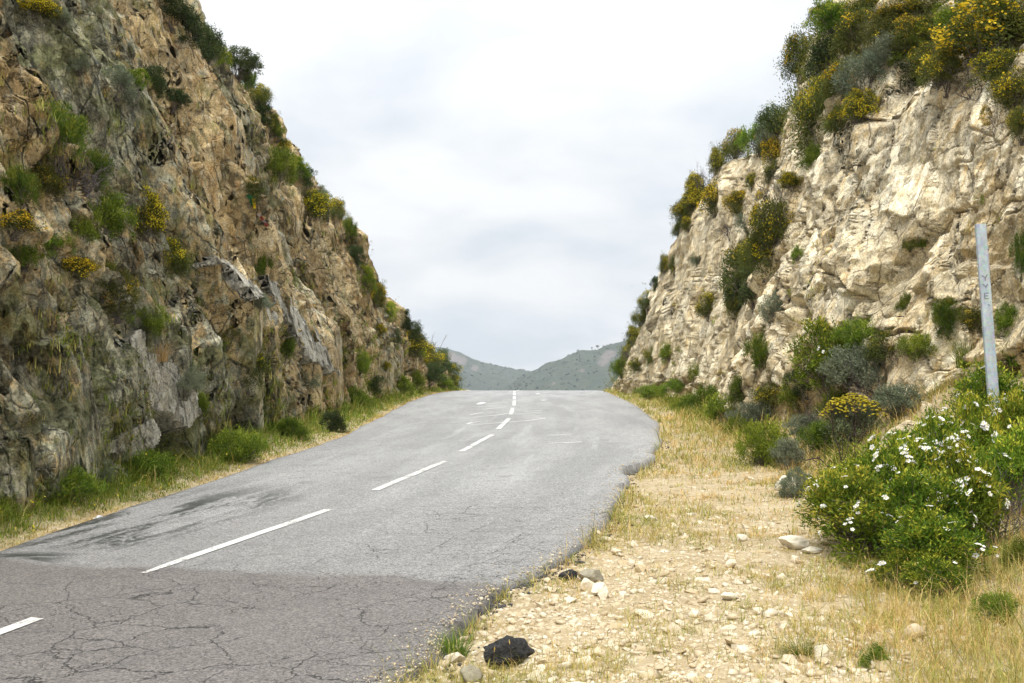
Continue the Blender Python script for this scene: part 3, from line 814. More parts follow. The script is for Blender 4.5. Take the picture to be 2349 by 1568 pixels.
def hull_mesh(name, pts):
    bm = bmesh.new()
    for p in pts: bm.verts.new(p)
    g = bmesh.ops.convex_hull(bm, input=bm.verts)
    bmesh.ops.delete(bm, geom=[v for v in bm.verts if not v.link_faces], context='VERTS')
    bmesh.ops.triangulate(bm, faces=bm.faces)
    bmesh.ops.recalc_face_normals(bm, faces=bm.faces)
    me = bpy.data.meshes.new(name)
    bm.to_mesh(me); bm.free()
    return me
def mesh_arrays(me):
    v = np.zeros(len(me.vertices) * 3); me.vertices.foreach_get('co', v)
    f = np.array([p.vertices[:] for p in me.polygons])
    return v.reshape(-1, 3), f
def scatter_mesh(variants, pos, scl, rng, squash=None, tilt=0.3):
    """join copies of small meshes: variants list of (v,f); returns verts, faces, copy index"""
    V, Fc, I = [], [], []
    off = 0
    which = rng.integers(0, len(variants), len(pos))
    for j, (v, f) in enumerate(variants):
        idx = np.where(which == j)[0]
        if not len(idx): continue
        n = len(idx)
        a = rng.uniform(0, 2 * np.pi, n); tx = rng.normal(0, tilt, n)
        ca, sa = np.cos(a), np.sin(a); ct, st = np.cos(tx), np.sin(tx)
        R = np.zeros((n, 3, 3))
        R[:, 0, 0] = ca; R[:, 0, 1] = -sa * ct; R[:, 0, 2] = sa * st
        R[:, 1, 0] = sa; R[:, 1, 1] = ca * ct; R[:, 1, 2] = -ca * st
        R[:, 2, 1] = st; R[:, 2, 2] = ct
        w = np.einsum('nij,vj->nvi', R, v) * scl[idx][:, None, None] + pos[idx][:, None, :]
        V.append(w.reshape(-1, 3)); I.append(np.repeat(idx, len(v)))
        Fc.append((f[None] + (off + np.arange(n) * len(v))[:, None, None]).reshape(-1, f.shape[1]))
        off += n * len(v)
    return np.concatenate(V), np.concatenate(Fc), np.concatenate(I)

rngH = np.random.default_rng(5)
blobs = [mesh_arrays(hull_mesh('b', unit(rngH.normal(size=(16, 3))) * np.array([1, 1, 0.75]) * rngH.uniform(0.75, 1.05, (16, 1)))) for _ in range(5)]
def hill(name, prof, D, depth, label, bare_pts, seed):
    px = np.array([p[0] for p in prof], float); py = np.array([p[1] for p in prof], float)
    n = 260
    xs = np.linspace(px[0], px[-1], n)
    X = (xs - CX) / F_PX * D
    ridge = EYE[2] + (894 - np.interp(xs, px, py)) / F_PX * D
    ridge = np.convolve(np.pad(ridge, 4, 'edge'), np.ones(9) / 9, 'valid')
    t = np.concatenate([np.linspace(-1, 0, 90), np.linspace(0.03, 1, 20)])
    T, Xg = np.meshgrid(t, X, indexing='ij')
    Rg = np.broadcast_to(ridge, Xg.shape)
    base = -130.0
    prof_t = np.where(T < 0, 1 - np.abs(T) ** 1.15, 1 - T ** 1.5)
    Y = D + T * depth
    Z = base + (Rg - base) * prof_t
    Pn = np.stack([Xg.ravel(), Y.ravel(), np.zeros(Xg.size)], 1)
    nz = (fbm(Pn * 0.008, 4, seed) * 28 * np.clip(np.abs(T) * 4, 0, 1).ravel() + fbm(Pn * 0.05, 4, seed + 9) * 5.0)
    Z = Z + nz.reshape(Z.shape)
    V = np.stack([Xg.ravel(), Y.ravel(), Z.ravel()], 1)
    bare = np.zeros(len(V))
    ppx = CX + V[:, 0] / V[:, 1] * F_PX; ppy = 894 - (V[:, 2] - EYE[2]) / V[:, 1] * F_PX
    for (bx, by, br) in bare_pts:
        bare += np.exp(-(((ppx - bx) / br) ** 2 + ((ppy - by) / (br * 0.7)) ** 2))
    o = link(name, mesh_from(name, V, grid_faces(len(t), n), True, {'bare': np.clip(bare, 0, 1)}), M_HILL, kind='structure')
    tag(o, label=label)
    idx = np.where((ppy < 905) & (T.ravel() < 0.05) & (bare < 0.5))[0]
    sel = rngH.choice(idx, 1800)
    pos = V[sel] + np.column_stack([rngH.normal(0, 3, len(sel)), rngH.normal(0, 3, len(sel)), np.full(len(sel), -0.3)])
    v, f, i = scatter_mesh(blobs, pos, rngH.uniform(1.0, 3.2, len(sel)), rngH)
    link('scrub', mesh_from('scrub', v, f, True), M_HILLBUSH, o, kind='stuff')
    return o, X, ridge
hill_l, _, _ = hill('hill_left', [(600, 690), (800, 740), (900, 765), (985, 797), (1010, 800), (1050, 806), (1066, 816), (1090, 827), (1130, 838), (1170, 844), (1215, 851), (1260, 862), (1320, 882), (1420, 905)],
     2500, 900, 'hazy rocky hill beyond the crest, sloping down to the saddle', [(1035, 815, 26), (1060, 825, 14), (1090, 845, 9)], 401)
hill_r, hx, hr = hill('hill_right', [(1080, 915), (1150, 893), (1185, 872), (1215, 852), (1270, 829), (1330, 806), (1365, 801), (1400, 794), (1430, 784), (1500, 758), (1650, 720), (1900, 690)],
     2000, 700, 'hazy green scrub hill beyond the crest, rising behind the pale cliff', [(1385, 830, 22), (1335, 850, 10), (1270, 880, 8), (1400, 812, 14)], 431)

M_BARK = plain('bark', (0.13, 0.10, 0.08), 0.9, 0.4, 30)
M_TREE = plain('ridge_tree_leaves', (0.05, 0.075, 0.03), 0.9, 0.4, 0.5)
for (tx, hh, lab) in ((1326, 3.4, 'low round tree on the distant ridge, left of the three'), (1358, 3.0, 'small single tree on the distant ridge, middle of the three'), (1371, 4.2, 'wide double-crowned tree on the distant ridge, right of the three')):
    X = (tx - CX) / F_PX * 2000
    z = float(np.interp(X, hx, hr)) - 0.5
    t = link('ridge_tree', None, label=lab, cat='tree', group='trees on the distant ridge')
    t.location = (X, 2000, z)
    n = 46
    pp = unit(rngH.normal(size=(n, 3))) * rngH.uniform(0.2, 1, (n, 1)) ** 0.5 * np.array([hh * 0.72, hh * 0.6, hh * 0.42]) + np.array([0, 0, hh * 0.95])
    v, f, i = scatter_mesh(blobs, pp, rngH.uniform(0.25, 0.5, n) * hh * 0.5, rngH)
    link('crown', mesh_from('crown', v, f, False), M_TREE, t)
    a = np.linspace(0, 2 * np.pi, 6, endpoint=False)
    tv = np.concatenate([np.column_stack([np.cos(a) * r, np.sin(a) * r, np.full(6, zz)]) for r, zz in ((0.28, -1.0), (0.2, hh * 0.5), (0.1, hh))])
    tf = np.concatenate([np.stack([np.arange(6) + 6 * j, (np.arange(6) + 1) % 6 + 6 * j, (np.arange(6) + 1) % 6 + 6 * j + 6, np.arange(6) + 6 * j + 6], 1) for j in (0, 1)])
    link('trunk', mesh_from('trunk', tv, tf), M_BARK, t)
# ------------------------------------------------------------------ plant building blocks
def leaf_quads(pos, dirs, length, width, rng, fold=0.0):
    n = len(pos)
    side = unit(np.cross(dirs, rng.normal(size=(n, 3))))
    L = np.broadcast_to(np.asarray(length, float), (n,))[:, None]; Wd = np.broadcast_to(np.asarray(width, float), (n,))[:, None]
    mid = pos + dirs * L * 0.5
    v = np.stack([pos, mid + side * Wd * 0.5, pos + dirs * L, mid - side * Wd * 0.5], 1).reshape(-1, 3)
    f = np.arange(n * 4).reshape(n, 4)
    return v, f
def tubes(polys, radii, nside=3):
    V, Fc = [], []
    off = 0
    a = np.linspace(0, 2 * np.pi, nside, endpoint=False)
    for p, r in zip(polys, radii):
        p = np.asarray(p, float); n = len(p)
        t = unit(np.gradient(p, axis=0))
        u = unit(np.cross(t, np.array([0.31, 0.77, 0.55])))
        w = np.cross(t, u)
        ring = p[:, None, :] + (u[:, None, :] * np.cos(a)[None, :, None] + w[:, None, :] * np.sin(a)[None, :, None]) * np.asarray(r)[:, None, None]
        V.append(ring.reshape(-1, 3))
        i = np.arange(n * nside).reshape(n, nside)
        j = np.roll(i, -1, axis=1)
        Fc.append(np.stack([i[:-1].ravel(), j[:-1].ravel(), j[1:].ravel(), i[1:].ravel()], 1) + off)
        off += n * nside
    return np.concatenate(V), np.concatenate(Fc)
def bent(rng, a, b_, n=5, wob=0.06):
    t = np.linspace(0, 1, n)[:, None]
    L = np.linalg.norm(np.asarray(b_) - np.asarray(a))
    p = np.asarray(a) * (1 - t) + np.asarray(b_) * t
    p[1:-1] += rng.normal(0, wob * L, (n - 2, 3))
    return p
def twig_tree(rng, start, d, length, rad, depth, out):
    n = 5
    p = [np.array(start, float)]
    dd = np.array(d, float)
    for _ in range(n - 1):
        dd = unit(dd + rng.normal(0, 0.22, 3) + np.array([0, 0, 0.04]))
        p.append(p[-1] + dd * length / (n - 1))
    p = np.array(p)
    out.append((p, np.linspace(rad, rad * 0.45, n)))
    if depth > 0:
        for _ in range(rng.integers(3, 5)):
            i = rng.integers(1, n)
            nd = unit(dd + rng.normal(0, 0.75, 3))
            twig_tree(rng, p[i], nd, length * rng.uniform(0.5, 0.8), rad * 0.5, depth - 1, out)

def shrub_template(kind, seed):
    """unit shrub: about 1 wide, 1 high, root at the origin.  returns dict part -> mesh"""
    rng = np.random.default_rng(seed)
    c = dict(gorse=dict(cl=92, cr=0.115, lv=105, ll=0.058, lw=0.015, out=0.75, up=0.15, rad=(0.46, 0.46, 0.50), cz=0.46, fl=0),
             cistus=dict(cl=130, cr=0.075, lv=72, ll=0.052, lw=0.014, out=0.55, up=0.45, rad=(0.46, 0.46, 0.50), cz=0.48),
             mastic=dict(cl=100, cr=0.095, lv=90, ll=0.042, lw=0.024, out=0.4, up=0.2, rad=(0.45, 0.45, 0.48), cz=0.5),
             heath=dict(cl=90, cr=0.065, lv=120, ll=0.075, lw=0.011, out=0.3, up=0.9, rad=(0.42, 0.42, 0.47), cz=0.5, plume=2.3),
             grey=dict(cl=90, cr=0.085, lv=85, ll=0.058, lw=0.015, out=0.55, up=0.6, rad=(0.45, 0.45, 0.48), cz=0.46),
             green=dict(cl=95, cr=0.08, lv=95, ll=0.065, lw=0.015, out=0.5, up=0.7, rad=(0.43, 0.43, 0.48), cz=0.48, plume=1.5),
             umbel=dict(cl=90, cr=0.09, lv=80, ll=0.06, lw=0.012, out=0.5, up=0.8, rad=(0.44, 0.44, 0.42), cz=0.36))[kind]
    R = np.array(c['rad'])
    nc = c['cl']
    nl = rng.integers(5, 8)
    la = rng.uniform(0, 6.283, nl); lr = rng.uniform(0.10, 0.34, nl)
    lc = np.column_stack([np.cos(la) * lr, np.sin(la) * lr, rng.uniform(0.16, 0.62, nl)])
    ls = rng.uniform(0.17, 0.34, nl); ls[0] = 0.34; lc[0] = (0, 0, 0.42)
    li = rng.choice(nl, nc, p=ls ** 2 / (ls ** 2).sum())
    u = unit(rng.normal(size=(nc, 3)))
    u[:, 2] = np.where(u[:, 2] < -0.75, -u[:, 2], u[:, 2])
    rr = np.where(rng.random(nc) < 0.78, rng.uniform(0.78, 1.05, nc), rng.uniform(0.3, 0.75, nc))
    rad = ls[li] * rr * (1 + 0.35 * fbm(u * 2.1 + seed * 3.1, 2, seed))
    cen = lc[li] + u * rad[:, None] * np.array([1, 1, 1.05])
    cen[:, 2] = np.maximum(cen[:, 2], 0.03)
    u = unit(u + unit(cen - np.array([0, 0, 0.3])) * 0.8)
    keep = rng.random(nc) > 0.10
    cen, u, rr = cen[keep], u[keep], rr[keep]
    nc = len(cen)
    cid = np.repeat(np.arange(nc), c['lv'])
    n = len(cid)
    cs = rng.uniform(0.7, 1.35, nc)
    g = np.clip(rng.normal(size=(n, 3)), -1.7, 1.7) * (c['cr'] * 0.62 * cs[cid])[:, None]
    g[:, 2] *= c.get('plume', 1.0)
    pos = cen[cid] + g
    ctint = rng.random(nc)
    dirs = unit(u[cid] * c['out'] + np.array([0, 0, c['up']]) + rng.normal(0, 0.55, (n, 3)))
    pos[:, 2] = np.maximum(pos[:, 2], -0.06)
    L = c['ll'] * rng.uniform(0.6, 1.25, n); Wd = c['lw'] * rng.uniform(0.7, 1.3, n)
    v, f = leaf_quads(pos, dirs, L, Wd, rng)
    tint = np.clip(0.55 * rng.random(n) + 0.45 * ctint[cid], 0, 1)
    outer = np.where(rr[cid] > 0.75, 1.0, 0.0) * ((g * u[cid]).sum(1) > -0.01)
    tip = np.zeros(n)
    if kind in ('cistus', 'heath', 'green'):
        tip = (rng.random(n) < np.where(ctint[cid] > 0.5, 0.62, 0.15)) * (outer > 0.5) * (u[cid][:, 2] > 0.0) * rng.uniform(0.4, 1, n)
    parts = {'foliage': mesh_from(kind + '_foliage', v, f, False, {'tint': np.repeat(tint, 4), 'tip': np.repeat(tip, 4)})}
    # stems
    pl, rd = [], []
    for i in range(0, nc, 2):
        root = np.array([rng.normal(0, 0.03), rng.normal(0, 0.03), -0.12])
        midp = cen[i] * np.array([0.45, 0.45, 0.5]) + rng.normal(0, 0.03, 3)
        p = np.array([root, midp * 0.5 + root * 0.5 + rng.normal(0, 0.015, 3), midp, (midp + cen[i]) / 2 + rng.normal(0, 0.02, 3), cen[i]])
        pl.append(p); rd.append(np.linspace(0.011, 0.0025, 5))
    for _ in range(46):                                   # fine dry twigs inside
        i = rng.integers(0, nc)
        a = cen[i] * rng.uniform(0.3, 0.8); pl.append(bent(rng, a, a + unit(rng.normal(size=3) + u[i]) * rng.uniform(0.1, 0.28), 4)); rd.append(np.linspace(0.004, 0.0015, 4))
    v, f = tubes(pl, rd)
    parts['stems'] = mesh_from(kind + '_stems', v, f)
    parts['_cen'] = (cen, u, rr, c)
    return parts
def blossoms(tmpl, seed, n, size, frac_up, cover):
    """small yellow flowers over the outside of some of the shrub's clumps"""
    cen, u, rr, c = tmpl['_cen']
    rng = np.random.default_rng(seed)
    w = np.where((rr > 0.75) & (u[:, 2] > frac_up), 1.0, 0.02) * (rng.random(len(cen)) < cover)
    w = w * (rr > 0.3) + 1e-9
    idx = rng.choice(len(cen), n, p=w / w.sum())
    g = unit(rng.normal(size=(n, 3)) + u[idx] * 0.9) * c['cr'] * rng.uniform(0.8, 1.3, (n, 1))
    pos = cen[idx] + g
    d = unit(u[idx] + rng.normal(0, 0.7, (n, 3)))
    v1, f1 = leaf_quads(pos, d, size, size * 0.75, rng)
    v2, f2 = leaf_quads(pos, unit(d + rng.normal(0, 0.8, (n, 3))), size, size * 0.75, rng)
    t = np.repeat(rng.random(n), 4)
    return mesh_from('blossoms', np.concatenate([v1, v2]), np.concatenate([f1, f2 + len(v1)]), False, {'tint': np.concatenate([t, t])})

LM = {
 'gorse': leaf_material('gorse_leaves', (0.060, 0.080, 0.018), (0.155, 0.165, 0.035), gain=1.00),
 'cistus': leaf_material('cistus_leaves', (0.055, 0.105, 0.010), (0.17, 0.24, 0.022), tip=(0.58, 0.54, 0.06), gain=1.25),
 'mastic': leaf_material('mastic_leaves', (0.030, 0.050, 0.020), (0.085, 0.115, 0.035), gain=1.05),
 'heath': leaf_material('heath_leaves', (0.042, 0.085, 0.012), (0.12, 0.175, 0.02), tip=(0.24, 0.24, 0.03), gain=1.10),
 'grey': leaf_material('grey_leaves', (0.13, 0.16, 0.10), (0.26, 0.29, 0.19)),
 'green': leaf_material('green_leaves', (0.06, 0.105, 0.012), (0.17, 0.23, 0.025), tip=(0.30, 0.34, 0.04), gain=1.10),
 'umbel': leaf_material('umbel_leaves', (0.15, 0.18, 0.10), (0.25, 0.28, 0.14)),
 'yellow': leaf_material('yellow_blossom', (0.46, 0.33, 0.014), (0.70, 0.56, 0.035), trans=0.15),
 'lemon': leaf_material('lemon_blossom', (0.55, 0.48, 0.03), (0.78, 0.70, 0.07), trans=0.15),
 'white': leaf_material('white_petals', (0.72, 0.72, 0.66), (0.84, 0.84, 0.80), trans=0.2),
}
M_STEM = plain('grey_stems', (0.20, 0.17, 0.15), 0.9, 0.45, 9)
M_DEAD = plain('dead_twigs', (0.16, 0.135, 0.13), 0.9, 0.5, 7)
M_DARKTW = plain('dark_twigs', (0.075, 0.05, 0.045), 0.85, 0.5, 7)

# one flower of the rock rose: five petals and a yellow eye
def rose_mesh():
    V, Fp, Fe = [], [], []
    for j in range(5):
        a = 2 * np.pi * j / 5
        d = np.array([math.cos(a), math.sin(a), 0]); s = np.array([-math.sin(a), math.cos(a), 0])
        o = len(V)
        V += [d * 0.10 + s * 0.0 + [0, 0, 0.0], d * 0.55 + s * 0.42 + [0, 0, 0.16], d * 1.0 + s * 0.30 + [0, 0, 0.20], d * 1.03 - s * 0.28 + [0, 0, 0.24], d * 0.55 - s * 0.40 + [0, 0, 0.13]]
        Fp += [(o, o + 4, o + 3, o + 2, o + 1)]
    o = len(V)
    for j in range(8):
        a = 2 * np.pi * j / 8
        V.append([math.cos(a) * 0.24, math.sin(a) * 0.24, 0.14])
    V.append([0, 0, 0.24])
    Fe = [(o + j, o + (j + 1) % 8, o + 8) for j in range(8)]
    return np.array(V), Fp, Fe
rv, rp, re_ = rose_mesh()
rose_me = bpy.data.meshes.new('flower')
rose_me.from_pydata(rv.tolist(), [], [list(f) for f in rp] + [list(f) for f in re_])
rose_me.materials.append(LM['white']); rose_me.materials.append(LM['yellow'])
for i, p in enumerate(rose_me.polygons):
    p.material_index = 0 if i < 5 else 1
rose_me.attributes.new('tint', 'FLOAT', 'POINT').data.foreach_set('value', np.full(len(rv), 0.8, np.float32))

TM = {}
for kd, ns in (('gorse', 4), ('cistus', 3), ('mastic', 3), ('heath', 2), ('grey', 2), ('green', 2), ('umbel', 1)):
    TM[kd] = [shrub_template(kd, 100 + 7 * i + sum(map(ord, kd))) for i in range(ns)]
BL = {'full': [blossoms(t, 900 + i, 1700, 0.034, -0.25, 0.85) for i, t in enumerate(TM['gorse'])],
      'half': [blossoms(t, 930 + i, 750, 0.032, 0.15, 0.55) for i, t in enumerate(TM['gorse'])],
      'few': [blossoms(t, 960 + i, 260, 0.030, 0.1, 0.35) for i, t in enumerate(TM['gorse'])]}
def umbel_heads(t, seed):
    cen, u, rr, c = t['_cen']
    rng = np.random.default_rng(seed)
    n = 420
    d = unit(np.column_stack([rng.normal(0, 0.6, n), rng.normal(0, 0.6, n), rng.uniform(0.25, 1.2, n)]))
    pos = d * np.array([0.5, 0.5, 0.56]) * rng.uniform(0.82, 1.05, (n, 1)) + np.array([0, 0, 0.44])
    disc = mesh_arrays(hull_mesh('u', unit(rng.normal(size=(20, 3))) * np.array([1, 1, 0.5])))
    v, f, i = scatter_mesh([disc], pos, rng.uniform(0.020, 0.034, n), rng)
    heads = mesh_from('flower_heads', v, f, True, {'tint': rng.random(n)[i]})
    pl = [bent(rng, p * np.array([0.35, 0.35, 0.35]), p, 4, 0.03) for p in pos]
    v, f = tubes(pl, [np.linspace(0.005, 0.003, 4)] * n)
    return heads, mesh_from('flower_stalks', v, f)
UMB = umbel_heads(TM['umbel'][0], 71)
def dead_template(seed, n0=9, depth=2, spread=0.8):
    rng = np.random.default_rng(seed)
    out = []
    for _ in range(n0):
        d = unit(np.array([rng.normal(0, spread), rng.normal(0, spread), 1.0]))
        twig_tree(rng, (rng.normal(0, 0.03), rng.normal(0, 0.03), -0.05), d, rng.uniform(0.35, 0.6), 0.012, depth, out)
    v, f = tubes([o[0] for o in out], [o[1] for o in out])
    v[:, 2] = np.maximum(v[:, 2], -0.08)
    s = np.array([0.5 / np.percentile(np.abs(v[:, 0]), 97), 0.5 / np.percentile(np.abs(v[:, 1]), 97), 1.0 / np.percentile(v[:, 2], 98)])
    return mesh_from('twigs', v * s, f)
DEAD = [dead_template(300, 14, 2), dead_template(301, 16, 2, 1.0), dead_template(302, 3, 3, 0.9)]

def tuft_template(seed, n=260, spread=0.55, wid=0.012, nseg=3):
    rng = np.random.default_rng(seed)
    a = rng.uniform(0, 2 * np.pi, n); r = np.sqrt(rng.random(n)) * 0.22
    base = np.column_stack([np.cos(a) * r, np.sin(a) * r, np.zeros(n)])
    h = rng.uniform(0.5, 1.0, n)
    out = np.column_stack([np.cos(a + rng.normal(0, 0.5, n)), np.sin(a + rng.normal(0, 0.5, n)), np.zeros(n)]) * (rng.uniform(0.15, 1, n) * spread)[:, None]
    side = unit(np.column_stack([-np.sin(a), np.cos(a), np.zeros(n)]) + rng.normal(0, 0.5, (n, 3)))
    rows = []
    for j in range(nseg + 1):
        t = j / nseg
        c_ = base + out * t ** 1.8 + np.array([0, 0, 1.0]) * (h * (t - 0.25 * t * t * np.linalg.norm(out, axis=1)))[:, None]
        ww = wid * (1 - t) ** 0.7
        rows.append(np.stack([c_ - side * ww / 2, c_ + side * ww / 2], 1))
    V = np.stack(rows, 1)                       # n, seg+1, 2, 3
    base_i = np.arange(n)[:, None] * (nseg + 1) * 2
    Fc = np.concatenate([np.stack([base_i[:, 0] + 2 * j, base_i[:, 0] + 2 * j + 1, base_i[:, 0] + 2 * j + 3, base_i[:, 0] + 2 * j + 2], 1) for j in range(nseg)])
    return mesh_from('blades', V.reshape(-1, 3), Fc, False, {'tint': np.repeat(rng.random(n), (nseg + 1) * 2), 'tip': np.zeros(n * (nseg + 1) * 2)})
TUFT = [tuft_template(500), tuft_template(501, 320, 0.8), tuft_template(502, 180, 0.4, 0.02)]
M_STRAW = leaf_material('straw', (0.42, 0.29, 0.10), (0.66, 0.50, 0.22))

rngS = np.random.default_rng(77)
NAMES = dict(gorse='gorse_bush', gorsef='gorse_bush', gorses='gorse_bush', gorsen='gorse_bush', cistus='rock_rose_bush', cistusn='rock_rose_bush', mastic='mastic_bush', heath='heath_bush', grey='lavender_bush',
             green='broom_bush', umbel='everlasting_bush', dead='dead_bush', deadt='bare_shrub', tuft='grass_tuft', dry='dry_grass_tuft')
CATS = dict(tuft='grass tuft', dry='grass tuft')
def shrub_at(kind, root, w, h, label, group=None, lean=(0, 0), flowers=0):
    o = link(NAMES[kind], None, label=label, cat=CATS.get(kind, 'bush'), group=group)
    o.location = root
    o.scale = (w, w * rngS.uniform(0.85, 1.1), h)
    o.rotation_euler = (lean[0], lean[1], rngS.uniform(0, 6.28))
    key = {'gorsef': 'gorse', 'gorses': 'gorse', 'gorsen': 'gorse', 'cistusn': 'cistus'}.get(kind, kind)
    if key in TM:
        i = rngS.integers(0, len(TM[key]))
        t = TM[key][i]
        link('foliage', t['foliage'], LM[key], o)
        link('stems', t['stems'], M_STEM, o)
        if kind == 'gorsef': link('blossoms', BL['full'][i], LM['yellow'], o, kind='stuff')
        if kind == 'gorse': link('blossoms', BL['half'][i], LM['yellow'], o, kind='stuff')
        if kind == 'gorses': link('blossoms', BL['few'][i], LM['yellow'], o)
        if kind == 'umbel':
            link('flower_heads', UMB[0], LM['lemon'], o, kind='stuff'); link('flower_stalks', UMB[1], LM['umbel'], o)
        if flowers:
            cen, u, rr, c = t['_cen']
            ok = np.where((rr > 0.75) & (u[:, 2] > 0.05))[0]; ok = rngS.permutation(ok)[:max(6, flowers // 3)]
            # flowers sit on the outside, most of them on the sunny clumps
            for q in range(flowers):
                j = ok[rngS.integers(0, len(ok))]
                d = unit(u[j] + rngS.normal(0, 0.35, 3))
                p = cen[j] + d * c['cr'] * 1.05
                fo = link('flower', rose_me, None, o)
                fo.location = p
                fo.rotation_euler = Vector(unit(d + np.array([0, 0, 0.7]))).to_track_quat('Z', 'Y').to_euler()
                fs = rngS.uniform(0.014, 0.022)
                fo.scale = (fs / w, fs / w, fs / h)
    elif kind == 'dead':
        link('twigs', DEAD[rngS.integers(0, 2)], M_DEAD, o)
    elif kind == 'deadt':
        link('branches', DEAD[2], M_DARKTW, o)
    elif kind == 'tuft':
        link('blades', TUFT[rngS.integers(0, 2)].copy(), LM['green'], o)
    elif kind == 'dry':
        link('blades', TUFT[rngS.integers(0, 3)].copy(), M_STRAW, o)
    return o
MISSED = []
def shrub_px(kind, x, y, w, h, label, side='', group=None, flowers=0):
    """root = where the line of sight through the plant's foot meets the rock or ground"""
    rx, ry_ = x, y + 0.42 * h
    hit = None
    for stp in range(40):
        hit = cast(rx, ry_)
        if hit is not None and hit[0][1] < 60: break
        hit = None
        rx += {'L': -4, 'R': 4}.get(side, 0); ry_ += 3
        h += 1.5
    if hit is None:
        MISSED.append(label); return None
    p = hit[0]
    s = p[1] / F_PX
    n = hit[1]
    root = p + n * np.array([0.12, 0.12, 0.0]) * w * s - np.array([0, 0, 0.02 + 0.10 * h * s * (side != '')])
    k_ = (1.45 if side == 'L' else 1.40) if side else 1.40
    return shrub_at(kind, root, w * s * k_, h * s * k_, label, group, (rngS.normal(0, 0.06), (0.10 if side == 'L' else -0.10 if side == 'R' else 0.0)), flowers)
# ------------------------------------------------------------------ shrubs of the left cliff
GL_ = 'shrubs on the left cliff'; GLS = 'shrubs along the skyline of the left cliff'
for s in [
 ('mastic', 395, 25, 95, 70, 'dark mastic clump at the very top of the left cliff skyline'),
 ('mastic', 440, 75, 75, 80, 'dark green mastic bush just below the top of the left skyline'),
 ('mastic', 478, 105, 62, 70, 'round dark mastic bush, third down the left skyline'),
 ('cistus', 510, 130, 50, 52, 'leafy green bush on the left skyline above the grey slab face'),
 ('mastic', 545, 155, 62, 55, 'dark bush jutting out at the bend of the left skyline'),
 ('heath', 572, 190, 40, 45, 'feathery dark bush on the left skyline below the bend'),
 ('gorse', 594, 222, 42, 48, 'bush with a few yellow blooms on the upper left skyline'),
 ('mastic', 606, 262, 44, 46, 'dark bush under the yellow one on the upper left skyline'),
 ('gorse', 618, 292, 34, 40, 'small olive bush midway along the left skyline'),
 ('cistus', 638, 305, 36, 40, 'bright green pointed bush sticking out midway along the left skyline'),
 ('gorse', 650, 345, 34, 42, 'olive gorse bush on the left skyline beside a thin dry stalk'),
 ('cistus', 684, 382, 42, 40, 'green leafy bush on the left skyline above the yellow gorse'),
 ('mastic', 702, 410, 44, 42, 'dark bush on the left skyline right above the yellow gorse'),
 ('grey', 735, 452, 42, 36, 'grey-green bush on the left skyline beside the yellow gorse'),
 ('gorsef', 716, 476, 78, 58, 'large bright yellow gorse bush high on the left cliff edge'),
 ('gorse', 770, 494, 36, 46, 'dark bush flecked yellow on the left skyline right of the yellow gorse'),
 ('heath', 797, 528, 34, 40, 'dark spiky bush on the left skyline below the yellow gorse'),
 ('mastic', 808, 560, 32, 42, 'small dark bush midway down the lower left skyline'),
 ('mastic', 822, 592, 34, 44, 'dark green bush, lower left skyline, above the ochre block'),
 ('cistus', 840, 640, 40, 50, 'pale flowered green bush on the lower left skyline'),
 ('gorse', 862, 688, 44, 46, 'olive yellow bush on the lower left skyline'),
 ('cistus', 897, 716, 46, 42, 'leafy mid green bush on the lower left skyline'),
 ('mastic', 924, 738, 36, 44, 'tall dark mastic bush standing up from the lower left skyline'),
 ('mastic', 946, 772, 44, 44, 'broad dark mastic bush beside the tall one on the left skyline'),
 ('gorse', 944, 795, 54, 56, 'olive gorse mass under the broad dark mastic bush'),
 ('cistus', 974, 790, 44, 42, 'white flecked rock rose on the left skyline near the dry stalks'),
 ('gorse', 984, 826, 62, 58, 'yellowish gorse mass near the far end of the left cliff'),
 ('mastic', 1012, 838, 46, 46, 'dark bush at the far end of the left skyline'),
 ('gorses', 1034, 860, 46, 40, 'low green gorse at the far end of the left bank'),
 ('gorsef', 1054, 872, 26, 22, 'small yellow gorse last on the left bank before the crest'),
 ('green', 1010, 878, 50, 30, 'low green shrub at the foot of the far left bank'),
 ('mastic', 985, 864, 50, 40, 'dark low bush at the foot of the far left bank'),
 ('green', 950, 872, 46, 38, 'mid green shrub at the foot of the left bank near the crest'),
 ('green', 918, 884, 44, 36, 'light green shrub at the foot of the left bank'),
 ('mastic', 905, 785, 34, 36, 'small dark bush with pale flecks on the far left face'),
 ]:
    shrub_px(*s, side='L', group=GLS)
